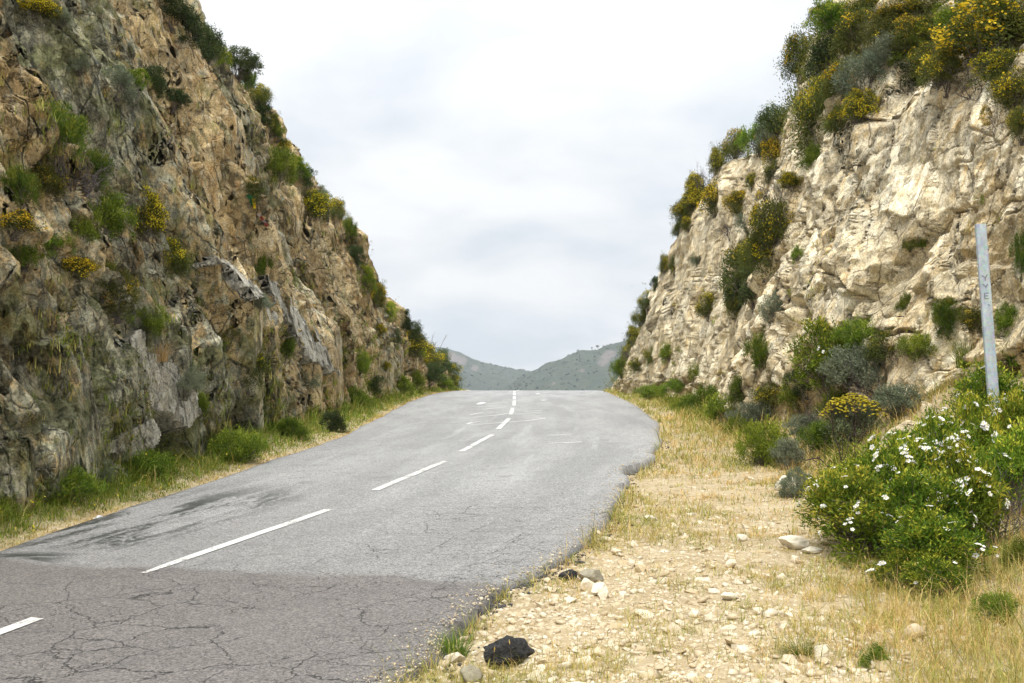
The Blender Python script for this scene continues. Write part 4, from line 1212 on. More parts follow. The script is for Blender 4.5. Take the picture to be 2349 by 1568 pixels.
for s in [
 ('gorsef', 88, 14, 80, 42, 'yellow gorse cut by the top edge of the picture, far left'),
 ('grey', 142, 44, 40, 40, 'small grey shrub below the top left yellow gorse'),
 ('grey', 184, 145, 34, 36, 'small grey tuft high on the left cliff beside a pale streak'),
 ('grey', 278, 190, 78, 56, 'silvery lavender bush high on the left cliff'),
 ('cistus', 300, 180, 48, 46, 'green bush between the silvery one and the dark one on the left cliff'),
 ('mastic', 346, 184, 60, 58, 'dark leafy bush high on the left cliff beside the silvery bush'),
 ('mastic', 398, 233, 42, 36, 'small dark bush with white specks on the left cliff'),
 ('heath', 138, 322, 120, 112, 'big green feathery heath bush on the left cliff'),
 ('dead', 172, 395, 120, 100, 'grey dead twigs hanging below the big heath bush'),
 ('heath', 222, 400, 82, 76, 'green heath bush right of the dead twigs'),
 ('gorses', 110, 415, 60, 60, 'olive heath clump left of the dead twigs'),
 ('heath', 55, 438, 74, 76, 'yellowish green brushy shrub at the left frame edge'),
 ('gorsef', 36, 512, 88, 52, 'bright yellow gorse at the left frame edge'),
 ('gorsef', 336, 512, 76, 84, 'tall yellow gorse in the middle of the left cliff'),
 ('green', 240, 505, 96, 76, 'grassy green bush left of the tall yellow gorse'),
 ('green', 195, 520, 70, 60, 'soft green bush under the dead twigs'),
 ('gorse', 402, 592, 66, 72, 'round gorse with yellow blooms on its right side, middle of the left cliff'),
 ('green', 122, 562, 66, 50, 'green trailing shrub above the low yellow gorse at the far left'),
 ('gorsef', 180, 612, 74, 44, 'low yellow gorse below the trailing green shrub'),
 ('gorses', 270, 678, 72, 88, 'domed green bush dotted yellow, lower middle of the left cliff'),
 ('gorses', 235, 650, 50, 60, 'olive bush tucked left of the domed green bush'),
 ('dry', 368, 805, 62, 44, 'tan dry grass tuft overhanging a dark ledge on the left cliff'),
 ('dead', 372, 835, 46, 44, 'dark dead thatch beneath the tan grass tuft'),
 ('grey', 428, 870, 60, 46, 'grey-green shrub above the big pale slab'),
 ('gorses', 573, 842, 66, 88, 'dark domed bush in the gully of the left cliff'),
 ('green', 655, 800, 42, 56, 'small green and grey shrub left of the white slab tip'),
 ('grey', 702, 866, 40, 38, 'small grey shrub right under the white slab'),
 ('gorses', 584, 434, 46, 46, 'yellow flecked bush below the grassy patch high on the left cliff'),
 ('green', 597, 612, 40, 54, 'bright green leafy shrub beside the grey slab face'),
 ('grey', 596, 690, 42, 34, 'blue-grey small shrub below the bright green one'),
 ('gorsef', 873, 756, 22, 20, 'small orange-yellow gorse on the far left face'),
 ('gorsef', 884, 840, 20, 18, 'tiny yellow gorse low on the far left face'),
 ('green', 826, 838, 44, 50, 'olive shrub on the far left face beside pale rock'),
 ('mastic', 762, 972, 52, 44, 'round green bush at the foot of the left cliff by the verge'),
 ('green', 545, 1030, 86, 66, 'green grassy bush at the foot of the left cliff'),
 ('grey', 232, 1092, 50, 56, 'grey-green shrub at the foot of the left cliff near the damp road'),
 ('green', 150, 1120, 110, 70, 'dark green weedy shrub at the foot of the left cliff, leftmost'),
 ('green', 330, 1070, 90, 60, 'weedy green shrub under the fallen slab at the left cliff foot'),
 ('mastic', 857, 886, 46, 38, 'green bush at the cliff foot halfway to the crest'),
 ('green', 805, 915, 60, 44, 'leafy green shrub on the left verge past the round bush'),
 ('green', 660, 985, 60, 40, 'low green shrub on the left verge before the round bush'),
 ('gorses', 520, 760, 56, 60, 'olive bush in the broken rock left of the gully'),
 ('green', 340, 735, 70, 60, 'yellow-green grassy patch bush in the middle of the lower left cliff'),
 ('green', 640, 395, 80, 60, 'grassy green patch high on the left cliff below the skyline'),
 ('green', 455, 925, 40, 40, 'small green weed beside the tip of the big pale slab'),
 ('heath', 60, 585, 80, 50, 'dark green shrub at the left frame edge under the yellow gorse'),
 ]:
    shrub_px(*s, side='L', group=GL_)
# ------------------------------------------------------------------ shrubs of the right cliff
GR_ = 'shrubs on the right cliff'; GRS = 'shrubs along the skyline of the right cliff'
for s in [
 ('green', 1694, 280, 80, 56, 'bright green bush on top of the far right buttress'),
 ('gorsef', 1700, 285, 36, 30, 'yellow gorse patch in front of the bright green bush on top'),
 ('gorse', 1655, 318, 46, 56, 'olive green gorse on the edge of the far right buttress'),
 ('grey', 1732, 292, 50, 42, 'grey-green bush between the bright green one and the dark one on top'),
 ('mastic', 1772, 278, 66, 56, 'dark white-flecked bush in the notch between the two buttresses'),
 ('gorse', 1624, 372, 40, 50, 'olive gorse on the shoulder of the far right buttress'),
 ('dead', 1605, 408, 46, 50, 'dark leafless bush on the edge of the far right buttress'),
 ('gorsef', 1577, 435, 40, 48, 'yellow gorse on the edge of the far right buttress'),
 ('gorsef', 1594, 462, 48, 42, 'yellow gorse just inside the edge of the far buttress'),
 ('gorse', 1568, 490, 50, 52, 'dark gorse with yellow top on the right skyline'),
 ('gorses', 1552, 522, 30, 36, 'small olive bush on the right skyline under the dark gorse'),
 ('gorse', 1580, 520, 36, 30, 'low gorse cushion inside the right skyline'),
 ('gorse', 1524, 616, 26, 40, 'narrow gorse on the right skyline, halfway down'),
 ('mastic', 1500, 655, 30, 34, 'dark bush on the right skyline below the narrow gorse'),
 ('gorse', 1486, 692, 38, 40, 'olive gorse low on the right skyline'),
 ('gorses', 1464, 724, 42, 44, 'dark olive bush low on the right skyline'),
 ('gorse', 1448, 776, 36, 38, 'yellowish gorse near the end of the right skyline'),
 ('dead', 1440, 800, 34, 34, 'dark dead bush near the end of the right skyline'),
 ('gorse', 1426, 800, 30, 36, 'small gorse second to last on the right skyline'),
 ('green', 1414, 840, 36, 34, 'green bush last on the right skyline before the crest'),
 ('gorse', 1872, 24, 52, 34, 'yellow-green gorse on the white rock knob, right summit'),
 ('gorse', 1838, 150, 66, 90, 'tall dark gorse hanging off the corner of the near right buttress'),
 ('cistus', 1916, 60, 100, 84, 'white flowering bush on the right summit beside the knob'),
 ('gorse', 1972, 28, 84, 48, 'yellow tinged gorse on the right summit skyline'),
 ('gorses', 1964, 76, 90, 84, 'dark gorse below the summit skyline, right'),
 ('gorse', 2050, 34, 90, 48, 'broad yellow gorse on the right summit skyline'),
 ('gorse', 2120, 22, 90, 44, 'olive gorse on the right summit skyline left of the big yellow one'),
 ('cistus', 2190, 12, 90, 36, 'green bush cut by the top edge, right summit'),
 ('cistus', 2306, 18, 80, 46, 'white flecked bush in the top right corner'),
 ]:
    shrub_px(*s, side='R', group=GRS)
for s in [
 ('gorsef', 1642, 462, 64, 76, 'round bright yellow gorse in the middle of the far right buttress'),
 ('gorsef', 1698, 466, 58, 46, 'yellow gorse right of the round one on the far buttress'),
 ('grey', 1712, 510, 60, 46, 'grey shrub below the pair of yellow gorse bushes'),
 ('dead', 1670, 524, 46, 40, 'dark dead cushion under the round yellow gorse'),
 ('gorsef', 1776, 352, 46, 62, 'upright yellow gorse high on the far buttress beside the cleft'),
 ('gorses', 1770, 392, 40, 46, 'dark green shrub under the upright yellow gorse'),
 ('gorse', 1726, 418, 26, 36, 'slim gorse on the face of the far buttress'),
 ('gorsef', 1812, 420, 58, 32, 'yellow gorse strip at the top of the cleft'),
 ('dead', 1788, 478, 110, 110, 'big grey dead bush filling the cleft between the buttresses'),
 ('gorsef', 1738, 496, 34, 90, 'yellow gorse fringe on the left side of the grey dead bush'),
 ('gorse', 1752, 588, 84, 84, 'yellow flecked gorse low in the cleft'),
 ('gorses', 1712, 622, 90, 110, 'big dark green bush at the foot of the cleft'),
 ('mastic', 1696, 670, 66, 76, 'dark mastic bush hanging under the big green one'),
 ('gorses', 1765, 540, 90, 100, 'dark scrub hanging in the middle of the cleft'),
 ('mastic', 1728, 650, 80, 100, 'dark mastic mass in the lower cleft'),
 ('gorses', 1690, 700, 56, 70, 'olive tail of scrub at the bottom of the cleft'),
 ('gorses', 1547, 610, 28, 42, 'small upright green bush on the far buttress near its edge'),
 ('grey', 1600, 596, 34, 34, 'small grey cushion on the far buttress face'),
 ('gorse', 1626, 706, 42, 54, 'olive pointed gorse low on the far buttress'),
 ('green', 1748, 812, 64, 78, 'bright green bush standing against the foot of the near buttress'),
 ('green', 1536, 812, 46, 34, 'green shrub above the pale rubble'),
 ('gorses', 1492, 816, 38, 40, 'dark olive gorse above the pale rubble, near the crest'),
 ('grey', 1778, 712, 60, 66, 'thin see-through shrub with pale flowers on the near buttress edge'),
 ('gorse', 1460, 838, 34, 30, 'gorse low at the far end of the right cliff'),
 ('green', 1596, 860, 44, 40, 'green shrub at the foot of the far buttress'),
 ('green', 1560, 885, 60, 30, 'low weeds at the foot of the far buttress'),
 ('gorse', 1874, 258, 108, 150, 'large dark gorse draped over the near buttress corner'),
 ('gorse', 1918, 275, 60, 56, 'grey-green gorse beside the large draped one'),
 ('gorsef', 1964, 256, 66, 66, 'bright yellow gorse at the edge of the clean white face'),
 ('grey', 1990, 175, 130, 100, 'wide grey-green shrub on the slope above the white face'),
 ('grey', 2040, 118, 100, 76, 'grey shrub on the upper right slope'),
 ('gorse', 1935, 180, 80, 70, 'olive gorse on the right slope below the white rocks'),
 ('cistus', 2138, 82, 118, 92, 'white flowering rock rose mass on the right slope'),
 ('mastic', 2090, 170, 90, 76, 'dark bush on the right slope above the clean white face'),
 ('gorsef', 2252, 92, 200, 130, 'huge yellow gorse on the upper right slope'),
 ('gorse', 2172, 172, 80, 70, 'yellow tipped gorse below the rock rose mass'),
 ('gorse', 2300, 150, 110, 70, 'dark gorse under the huge yellow one at the right'),
 ('dead', 2240, 196, 96, 64, 'grey dead brush under the huge yellow gorse'),
 ('gorse', 2322, 215, 90, 92, 'rounded gorse at the right frame edge'),
 ('gorse', 2342, 285, 50, 66, 'yellow gorse at the right frame edge below the rounded one'),
 ('dead', 2282, 272, 56, 66, 'rounded grey dead bush right of the white face'),
 ('gorsef', 2252, 282, 24, 50, 'narrow yellow gorse strip beside the rounded dead bush'),
 ('mastic', 1905, 128, 96, 80, 'dark green bush on the right slope behind the large draped gorse'),
 ('gorses', 2030, 72, 110, 80, 'grey-green gorse on the right slope under the summit gorse'),
 ('gorse', 2095, 100, 90, 80, 'olive gorse on the right slope left of the rock rose mass'),
 ('cistus', 2200, 62, 90, 70, 'leafy bush behind the huge yellow gorse'),
 ('gorse', 2310, 80, 110, 80, 'gorse in the upper right corner below the white flecked bush'),
 ('gorses', 2130, 150, 90, 70, 'dark gorse in the middle of the right slope'),
 ('green', 1856, 366, 40, 44, 'pale green shrub under the large draped gorse'),
 ('tuft', 2114, 545, 44, 36, 'bright green grass tuft on the white face'),
 ('green', 2086, 558, 30, 26, 'small olive weed left of the green tuft on the white face'),
 ('heath', 2342, 588, 44, 82, 'green brush at the right frame edge beside the post'),
 ('green', 1829, 586, 26, 28, 'tiny green plant on the near buttress beside the cleft'),
 ('green', 2070, 698, 28, 34, 'small upright green plant on a ledge of the near buttress'),
 ]:
    shrub_px(*s, side='R', group=GR_)
# ------------------------------------------------------------------ shrubs of the right bank
GB = 'shrubs on the right bank'
for s in [
 ('green', 1664, 945, 96, 62, 'bright green weedy bush beside the white plastic scrap'),
 ('grey', 1738, 962, 76, 56, 'grey-green low bush right of the white plastic scrap'),
 ('cistusn', 1900, 842, 150, 150, 'large rock rose bush under the near buttress'),
 ('green', 1964, 782, 84, 70, 'green bush behind the large rock rose, against the rock'),
 ('grey', 1975, 860, 120, 100, 'grey twiggy bush right of the large rock rose'),
 ('deadt', 2062, 830, 110, 140, 'bare dark shrub standing behind the leaning boulder'),
 ('dead', 2010, 885, 100, 70, 'grey brushwood at the foot of the bare dark shrub'),
 ('heath', 2176, 742, 84, 72, 'green brush on the grassy bank left of the post'),
 ('gorses', 2232, 742, 60, 56, 'yellow-green shrub directly left of the post'),
 ('tuft', 2214, 815, 76, 66, 'green grass tussock on the bank left of the post'),
 ('tuft', 2330, 810, 60, 66, 'green grass tussock on the bank right of the post'),
 ('gorse', 2330, 845, 50, 36, 'low yellowish shrub right of the post'),
 ('umbel', 1960, 985, 110, 84, 'everlasting bush covered in lemon yellow flower heads'),
 ('green', 1912, 938, 60, 50, 'green leafy bush left of the lemon flowered one'),
 ('dead', 1880, 965, 70, 70, 'brown dead brush left of the lemon flowered bush'),
 ('green', 1756, 1032, 84, 90, 'green bush alone on the dry verge'),
 ('grey', 1806, 1050, 62, 64, 'silvery shrub beside the lone green bush on the verge'),
 ('grey', 1832, 1118, 62, 58, 'small lavender plant on the dry verge'),
 ('green', 1700, 985, 50, 34, 'low weeds behind the lone green bush'),
 ('tuft', 1836, 1488, 70, 48, 'small dark green tuft on the stones at the bottom'),
 ('tuft', 1045, 1480, 90, 62, 'green weed tuft left of the black boulder'),
 ('green', 2334, 1278, 50, 50, 'small green plant at the right frame edge'),
 ('deadt', 1975, 1010, 170, 170, 'dark red bare branches in front of the lemon flowered bush'),
 ('deadt', 2270, 980, 140, 140, 'dark bare branches at the foot of the post'),
 ]:
    shrub_px(*s, group=GB, flowers=26 if s[0] == 'cistusn' else 0)
# the big rock rose thicket: real places on the bank, metres
def at_ground(px, depth):
    x = (px - CX) / F_PX * depth
    return np.array([x, depth, gz_at(x, depth) - 0.03])
for px, dep, w, h, nfl, lab in [
 (2180, 10.3, 0.72, 0.92, 60, 'tall rock rose full of white flowers just left of the post foot'),
 (2236, 10.6, 0.50, 0.95, 22, 'rock rose top reaching up beside the post'),
 (2110, 9.6, 0.80, 0.95, 55, 'rock rose with a dense band of white flowers in the thicket'),
 (1985, 9.0, 0.95, 0.72, 20, 'leafy rock rose at the left end of the thicket'),
 (1930, 9.6, 0.55, 0.55, 8, 'low rock rose under the dark red bare branches'),
 (2070, 8.6, 0.85, 0.78, 14, 'leafy green rock rose in the middle front of the thicket'),
 (2200, 8.7, 0.70, 0.86, 40, 'rock rose with yellowish buds and white flowers, right front of the thicket'),
 (2310, 9.6, 0.80, 0.74, 6, 'dark leafy rock rose at the right frame edge behind the front one'),
 (2350, 10.6, 0.66, 0.86, 10, 'tall rock rose right of the post at the frame edge'),
 (2165, 8.0, 0.66, 0.50, 10, 'low rock rose full of yellow buds nearest the camera'),
 (2065, 7.85, 0.50, 0.32, 3, 'small rock rose at the lower left foot of the thicket'),
 (2155, 7.6, 0.50, 0.30, 2, 'small dark rock rose below the low yellow budded one'),
 (2130, 11.4, 0.9, 0.75, 26, 'rock rose behind the tall one, below the upright boulder'),
 (2040, 10.6, 0.8, 0.66, 16, 'rock rose in front of the leaning boulder'),
 (2300, 11.8, 0.9, 0.85, 16, 'rock rose behind the post foot'),
 (1950, 10.8, 0.7, 0.55, 8, 'rock rose right of the lemon flowered bush'),
 (2290, 8.9, 0.70, 0.55, 0, None)]:
    r = at_ground(px, dep)
    if lab:
        shrub_at('cistusn', r, w * 1.08, h * 1.12, lab, 'rock roses of the thicket', (0, 0), int(nfl * 3.4))
    else:
        shrub_at('dead', r, w, h, 'tangle of grey dead twigs in the shade of the thicket', GB)
r = at_ground(2280, 6.9)
shrub_at('green', r, 0.26, 0.24, 'young spurge plant with whorled leaves, bottom right', GB)
r = at_ground(1995, 6.1)
shrub_at('green', r, 0.16, 0.13, 'small bright yellow-green sprig at the bottom edge', GB)

# more scrub filling the foot of the right cliff and the bank
for s in [
 ('green', 1500, 905, 60, 30, 'low pale green weeds on the far right verge near the crest'),
 ('green', 1610, 925, 70, 44, 'leafy weeds on the verge left of the white plastic scrap'),
 ('heath', 1700, 905, 70, 54, 'brushy green weeds at the foot of the near buttress'),
 ('gorses', 1770, 920, 80, 60, 'olive scrub at the foot of the near buttress'),
 ('green', 1835, 905, 80, 70, 'green scrub in front of the large rock rose'),
 ('mastic', 1850, 880, 70, 60, 'dark scrub under the large rock rose'),
 ('cistusn', 1945, 845, 110, 110, 'second rock rose merging into the large one, right side'),
 ('gorses', 2030, 820, 90, 70, 'olive scrub at the rock foot behind the bare dark shrub'),
 ('green', 2105, 800, 70, 50, 'yellowish grass scrub on the bank above the upright boulder'),
 ('grey', 2060, 930, 90, 70, 'grey scrub in front of the leaning boulder'),
 ('green', 1890, 1010, 80, 60, 'green scrub under the lemon flowered bush'),
 ('green', 2300, 745, 60, 50, 'green brush on the bank right behind the post'),
 ('grey', 1860, 985, 70, 50, 'silvery scrub left of the lemon flowered bush'),
 ]:
    shrub_px(*s, group=GB, flowers=24 if s[0] == 'cistusn' else 0)
# ------------------------------------------------------------------ loose and jutting rock
def rock_mesh(name, seed, npts=16, boxy=0.5, cuts=1):
    rng = np.random.default_rng(seed)
    p = unit(rng.normal(size=(npts, 3)))
    q = p / np.max(np.abs(p), axis=1, keepdims=True)
    p = p * (1 - boxy) + q * boxy
    p *= rng.uniform(0.78, 1.0, (npts, 1)) * 0.5
    me = hull_mesh(name, p)
    return me
ROCKS = []
def cast_px_rock(x, y): return cast(x, y)
def block_on(parent, mat, x, y, w, h, d, rot, idx, name='block', sink=0.25):
    hit = cast(x, y)
    if hit is None: return
    p = hit[0]; s = p[1] / F_PX
    me = ROCKS_L[idx % 12] if mat is M_ROCKL else ROCKS_R[idx % 12]
    o = link(name, me, mat, parent)
    o.location = p - hit[1] * np.array([1, 1, 0.3]) * d * s * 0.28
    o.scale = (d * s, w * s * 2.2, h * s)
    o.rotation_euler = rot
    return o
def stone_mesh(name, seed, sub=3, dims=(1, 1, 1), amp=0.22, planes=9):
    """a broken rock: sphere cut by random planes, then roughened"""
    rng = np.random.default_rng(seed)
    bm = bmesh.new()
    bmesh.ops.create_icosphere(bm, subdivisions=sub + 1, radius=1.0)
    v = np.array([q.co[:] for q in bm.verts])
    for _ in range(planes):
        nn = unit(rng.normal(size=3)); dd = rng.uniform(0.50, 0.82)
        over = v @ nn - dd
        v = v - np.where(over > 0, over, 0)[:, None] * nn * 0.94
    v = v + unit(v) * (fbm(v * 2.3, 4, seed) * amp * 0.5 + fbm(v * 9.0, 3, seed + 3) * amp * 0.12)[:, None]
    v = v * np.array(dims) * 0.5
    for q, p in zip(bm.verts, v): q.co = p
    me = bpy.data.meshes.new(name)
    bm.to_mesh(me); bm.free()
    return me
def broken(name, seed):
    me = stone_mesh(name, seed, 2, (1.3, 1.25, 1.25), 0.10, 20)
    r_ = np.random.default_rng(seed)
    for nm, v_ in (('blk', r_.uniform(0.3, 0.9)), ('pale', r_.uniform(0, 0.5)), ('lichen', r_.uniform(0, 0.6))):
        me.attributes.new(nm, 'FLOAT', 'POINT').data.foreach_set('value', np.full(len(me.vertices), v_, np.float32))
    return me
ROCKS_L = [broken('rock', 700 + i) for i in range(12)]; ROCKS_R = [m.copy() for m in ROCKS_L]
rngB = np.random.default_rng(12)
# jutting blocks: left cliff lower half, right cliff all over
# ------------------------------------------------------------------ stones on the verge
m, nt, b = new_mat('verge_stone'); k = N(nt)
c = k.coord(); r = k.attr('tint'); ro = k.objrand()
n1 = k.noise(c, 9, 5, 0.6); n2 = k.noise(c, 60, 4, 0.65)
tone = k.math('FRACT', k.math('ADD', k.math('MULTIPLY', r, 3.7), ro))
col = k.mix(k.step(tone, 0.0, 1.0), (0.54, 0.43, 0.27), (0.74, 0.67, 0.52))
col = k.mix(k.math('MULTIPLY', k.step(n1, 0.5, 0.7), 0.6), col, (0.55, 0.40, 0.20))
col = k.mix(k.math('MULTIPLY', k.step(n2, 0.5, 0.75), 0.45), col, (0.40, 0.35, 0.27))
nt.links.new(col, b.inputs['Base Color']); b.inputs['Roughness'].default_value = 0.92
nt.links.new(k.bump(k.math('ADD', n2, n1), 0.5, 0.01), b.inputs['Normal'])
M_STONE = m
rngV = np.random.default_rng(41)
STV = [rock_mesh('stone', 800 + i, 9 + i % 5, 0.35 + 0.08 * (i % 4)) for i in range(12)]
STA = [mesh_arrays(me) for me in STV]
STA = [(v * np.array([1.0, 0.8, 0.5]), f) for v, f in STA]
def stony(x, y):
    """how stony the verge is: most along the asphalt edge and at the bottom"""
    d = x - edge_r(y)
    p = np.stack([x, y, x * 0], 1)
    n = 0.5 + 0.9 * fbm(p * 0.75, 3, 611)
    s = np.exp(-((d - 0.7) / 0.9) ** 2) * smooth(12.5, 8.5, y) * 1.1 + 0.9 * smooth(7.8, 6.0, y) * smooth(3.4, 1.8, d) + 0.25 * smooth(18, 8, y) * smooth(3.2, 1.5, d) + 0.06
    return np.clip(s * (0.35 + n), 0, 1) * (d > 0.03)
def sample_verge(n, y0, y1, dmax, rng, power=1.6):
    u = rng.random(n)
    e = 1 - power
    y = (y0 ** e + u * (y1 ** e - y0 ** e)) ** (1 / e)
    d = rng.uniform(0.0, 1.0, n) * dmax
    return edge_r(y) + d, y, d
x, y, d = sample_verge(60000, 4.8, 24, 3.6, rngV, 2.2)
keep = rngV.random(len(x)) < stony(x, y) * 0.95
x, y = x[keep][:13500], y[keep][:13500]
sz = np.clip(rngV.lognormal(-3.45, 0.48, len(x)), 0.012, 0.12)
zz = ground_z(x, y)
pos = np.column_stack([x, y, zz + sz * rngV.uniform(-0.16, 0.12, len(x))])
sz = sz * rngV.uniform(0.8, 1.2, len(x))
v, f, i = scatter_mesh(STA, pos, sz, rngV)
link('gravel', mesh_from('gravel', v, f, False, {'tint': rngV.random(len(pos))[i]}), M_STONE, kind='stuff', label='pale broken limestone chips scattered over the dry verge', cat='gravel')
# the larger stones, one by one
for me, (v, f) in zip(STV, STA):
    me.vertices.foreach_set('co', v.astype(np.float32).ravel()); me.update()
x, y, d = sample_verge(9000, 5.3, 15, 3.2, rngV, 2.0)
keep = rngV.random(len(x)) < stony(x, y) * 0.6
x, y = x[keep][:290], y[keep][:290]
for j in range(len(x)):
    s = float(np.clip(rngV.lognormal(-2.3, 0.30), 0.065, 0.20))
    z = gz_at(x[j], y[j])
    o = link('stone', STV[j % 12], M_STONE, label='fist-sized pale broken stone lying on the dry verge', cat='stone', group='stones on the verge')
    o.location = (x[j], y[j], z + s * rngV.uniform(-0.08, 0.12))
    o.scale = (s, s * rngV.uniform(0.8, 1.1), s * rngV.uniform(0.8, 1.2))
    o.rotation_euler = (rngV.normal(0, 0.2), rngV.normal(0, 0.2), rngV.uniform(0, 6.28))

def big_stone(name, px, depth, dims, mat, label, seed, rot=(0, 0, 0), sink=0.12, group=None, amp=0.22):
    x = (px - CX) / F_PX * depth
    z = gz_at(x, depth)
    o = link(name, stone_mesh(name, seed, 3, dims, amp), mat, label=label, cat='rock', group=group)
    o.location = (x, depth, z + dims[2] * (0.5 - sink)); o.rotation_euler = rot
    return o
m, nt, b = new_mat('black_rock'); k = N(nt); c = k.coord()
n1 = k.noise(c, 9, 6, 0.65); n2 = k.noise(c, 55, 5, 0.75)
col = k.mix(k.step(n2, 0.4, 0.7), (0.018, 0.019, 0.021), (0.075, 0.073, 0.070))
col = k.mix(k.math('MULTIPLY', k.step(n1, 0.60, 0.72), 0.7), col, (0.11, 0.085, 0.045))
col = k.mix(k.step(k.voro(c, 60), 0.10, 0.05), col, (0.20, 0.19, 0.17))
nt.links.new(col, b.inputs['Base Color']); b.inputs['Roughness'].default_value = 0.82
nt.links.new(k.bump(k.math('ADD', k.noise(c, 24, 6, 0.75), n2), 1.0, 0.03), b.inputs['Normal'])
M_BLACK = m
M_GREYST = plain('grey_stone', (0.33, 0.30, 0.22), 0.9, 0.35, 14, bump=0.6)
M_WHITEST = plain('white_stone', (0.74, 0.68, 0.54), 0.92, 0.22, 9, bump=0.5)
big_stone('boulder', 1156, 6.35, (0.32, 0.24, 0.185), M_BLACK, 'black rough boulder at the road edge, bottom middle', 911, (0.05, 0.1, 0.25), 0.10, None, 0.5)
big_stone('rock', 1301, 8.3, (0.15, 0.10, 0.085), M_BLACK, 'small black lump of asphalt at the broken road edge', 912, (0, -0.25, 0.3), 0.2)
big_stone('rock', 1350, 8.25, (0.22, 0.17, 0.14), M_GREYST, 'grey-green stone beside the small black lump', 913, (0.1, 0.25, 0.5), 0.2)
big_stone('rock', 1345, 8.0, (0.15, 0.12, 0.11), M_STONE, 'ochre stone in front of the grey-green stone', 914, (0, 0, 1), 0.2)
big_stone('rock', 1372, 7.85, (0.19, 0.14, 0.10), M_WHITEST, 'white chunk of stone below the grey-green stone', 915, (0, 0.1, 2), 0.2)
big_stone('rock', 1815, 9.3, (0.26, 0.16, 0.12), M_WHITEST, 'white angular block on the dry grass, middle of the verge', 916, (0, 0.1, 0.2), 0.15)
big_stone('rock', 1858, 9.15, (0.20, 0.12, 0.06), M_WHITEST, 'flat white stone right beside the white angular block', 917, (0, 0, 0.4), 0.2)
big_stone('rock', 1697, 9.8, (0.10, 0.08, 0.08), M_WHITEST, 'small white stone alone left of the white angular block', 918)
big_stone('rock', 1671, 7.6, (0.12, 0.09, 0.065), M_WHITEST, 'oval white stone alone on the dry grass, lower verge', 919, (0, 0, 0.2))
big_stone('rock', 1490, 10.8, (0.13, 0.09, 0.06), M_WHITEST, 'white stone on the grass near the road edge', 920)
big_stone('rock', 2088, 6.5, (0.11, 0.08, 0.11), M_STONE, 'upright pale stone in the tall dry grass, bottom right', 921, (0.2, 0.2, 0))
big_stone('rock', 1080, 5.95, (0.17, 0.12, 0.11), M_GREYST, 'grey-green stone below the black boulder', 922, (0, 0.2, 1.2), 0.2)
big_stone('rock', 1318, 5.75, (0.22, 0.10, 0.06), M_WHITEST, 'flat white slab stone at the bottom edge', 923, (0.1, 0.1, 0.1), 0.2)
big_stone('rock', 1800, 12.8, (0.36, 0.24, 0.2), M_WHITEST, 'pale stone lying behind the lone green bush', 924, (0, 0.2, 0.4), 0.25)
big_stone('rock', 1880, 12.6, (0.5, 0.3, 0.2), M_STONE, 'low pale stone under the dark red bare branches', 925, (0, 0, 0.4), 0.3)
big_stone('boulder', 2050, 13.0, (0.50, 0.4, 0.95), M_ROCKR, 'leaning pale boulder behind the thicket', 926, (0.15, 0.6, 0.2), 0.3)
big_stone('boulder', 2138, 13.6, (0.40, 0.35, 0.62), M_ROCKR, 'upright grey-white boulder beside the leaning one', 927, (0.1, -0.2, 0.2), 0.2)
big_stone('boulder', 1875, 24.2, (0.5, 0.5, 0.6), M_WHITEST, 'white knob of rock on the right summit', 928) if False else None
# pale rubble under the far buttress
rngR = np.random.default_rng(19)
for j in range(60):
    x = rngR.uniform(1400, 1610)
    y = rngR.uniform(866, 897) - (x - 1400) * 0.02
    hit = cast(x, y)
    if hit is None or hit[0][1] > 46: continue
    s = rngR.uniform(0.12, 0.42)
    o = link('rubble_rock', ROCKS_R[j % 12], M_ROCKR, label='pale tumbled rock in the rubble under the far right buttress', cat='rock', group='rubble under the far buttress')
    o.location = hit[0]; o.scale = (s, s * 1.2, s * rngR.uniform(0.5, 0.8)); o.rotation_euler = (rngR.normal(0, 0.3), rngR.normal(0, 0.3), rngR.uniform(0, 6))

# ------------------------------------------------------------------ grass
m, nt, b = new_mat('grass_blades'); k = N(nt)
t = k.attr('tint'); g = k.attr('green')
straw = k.mix(k.step(t, 0, 1), (0.50, 0.32, 0.09), (0.78, 0.60, 0.27))
grn = k.mix(k.step(t, 0, 1), (0.11, 0.17, 0.02), (0.30, 0.37, 0.05))
col = k.mix(g, straw, grn)
nt.links.new(col, b.inputs['Base Color']); b.inputs['Roughness'].default_value = 0.7
b.inputs['Specular IOR Level'].default_value = 0.2
tr = nt.nodes.new('ShaderNodeBsdfTranslucent'); nt.links.new(col, tr.inputs['Color'])
mx = nt.nodes.new('ShaderNodeMixShader'); mx.inputs[0].default_value = 0.3
nt.links.new(b.outputs[0], mx.inputs[1]); nt.links.new(tr.outputs[0], mx.inputs[2])
nt.links.new(mx.outputs[0], nt.nodes['Material Output'].inputs['Surface'])
M_GRASS = m
def blades(base, h, wid, rng, lean=0.5, up=None):
    n = len(base)
    a = rng.uniform(0, 2 * np.pi, n)
    ld = np.column_stack([np.cos(a), np.sin(a), np.zeros(n)]) * (rng.uniform(0.05, 1, n) * lean * h)[:, None]
    side = np.column_stack([np.cos(a + 1.57 + rng.normal(0, 0.6, n)), np.sin(a + 1.57), np.zeros(n)]) * 0.5 * wid[:, None]
    upv = np.column_stack([np.zeros(n), np.zeros(n), h])
    m1 = base + ld * 0.35 + upv * 0.55
    tip = base + ld + upv * (1 - 0.25 * np.linalg.norm(ld, axis=1) / np.maximum(h, 1e-6))[:, None]
    V = np.stack([base - side, base + side, m1 + side * 0.8, m1 - side * 0.8, tip], 1).reshape(-1, 3)
    o = np.arange(n) * 5
    return V, [np.stack([o, o + 1, o + 2, o + 3], 1), np.stack([o + 3, o + 2, o + 4], 1)]
rngG = np.random.default_rng(91)
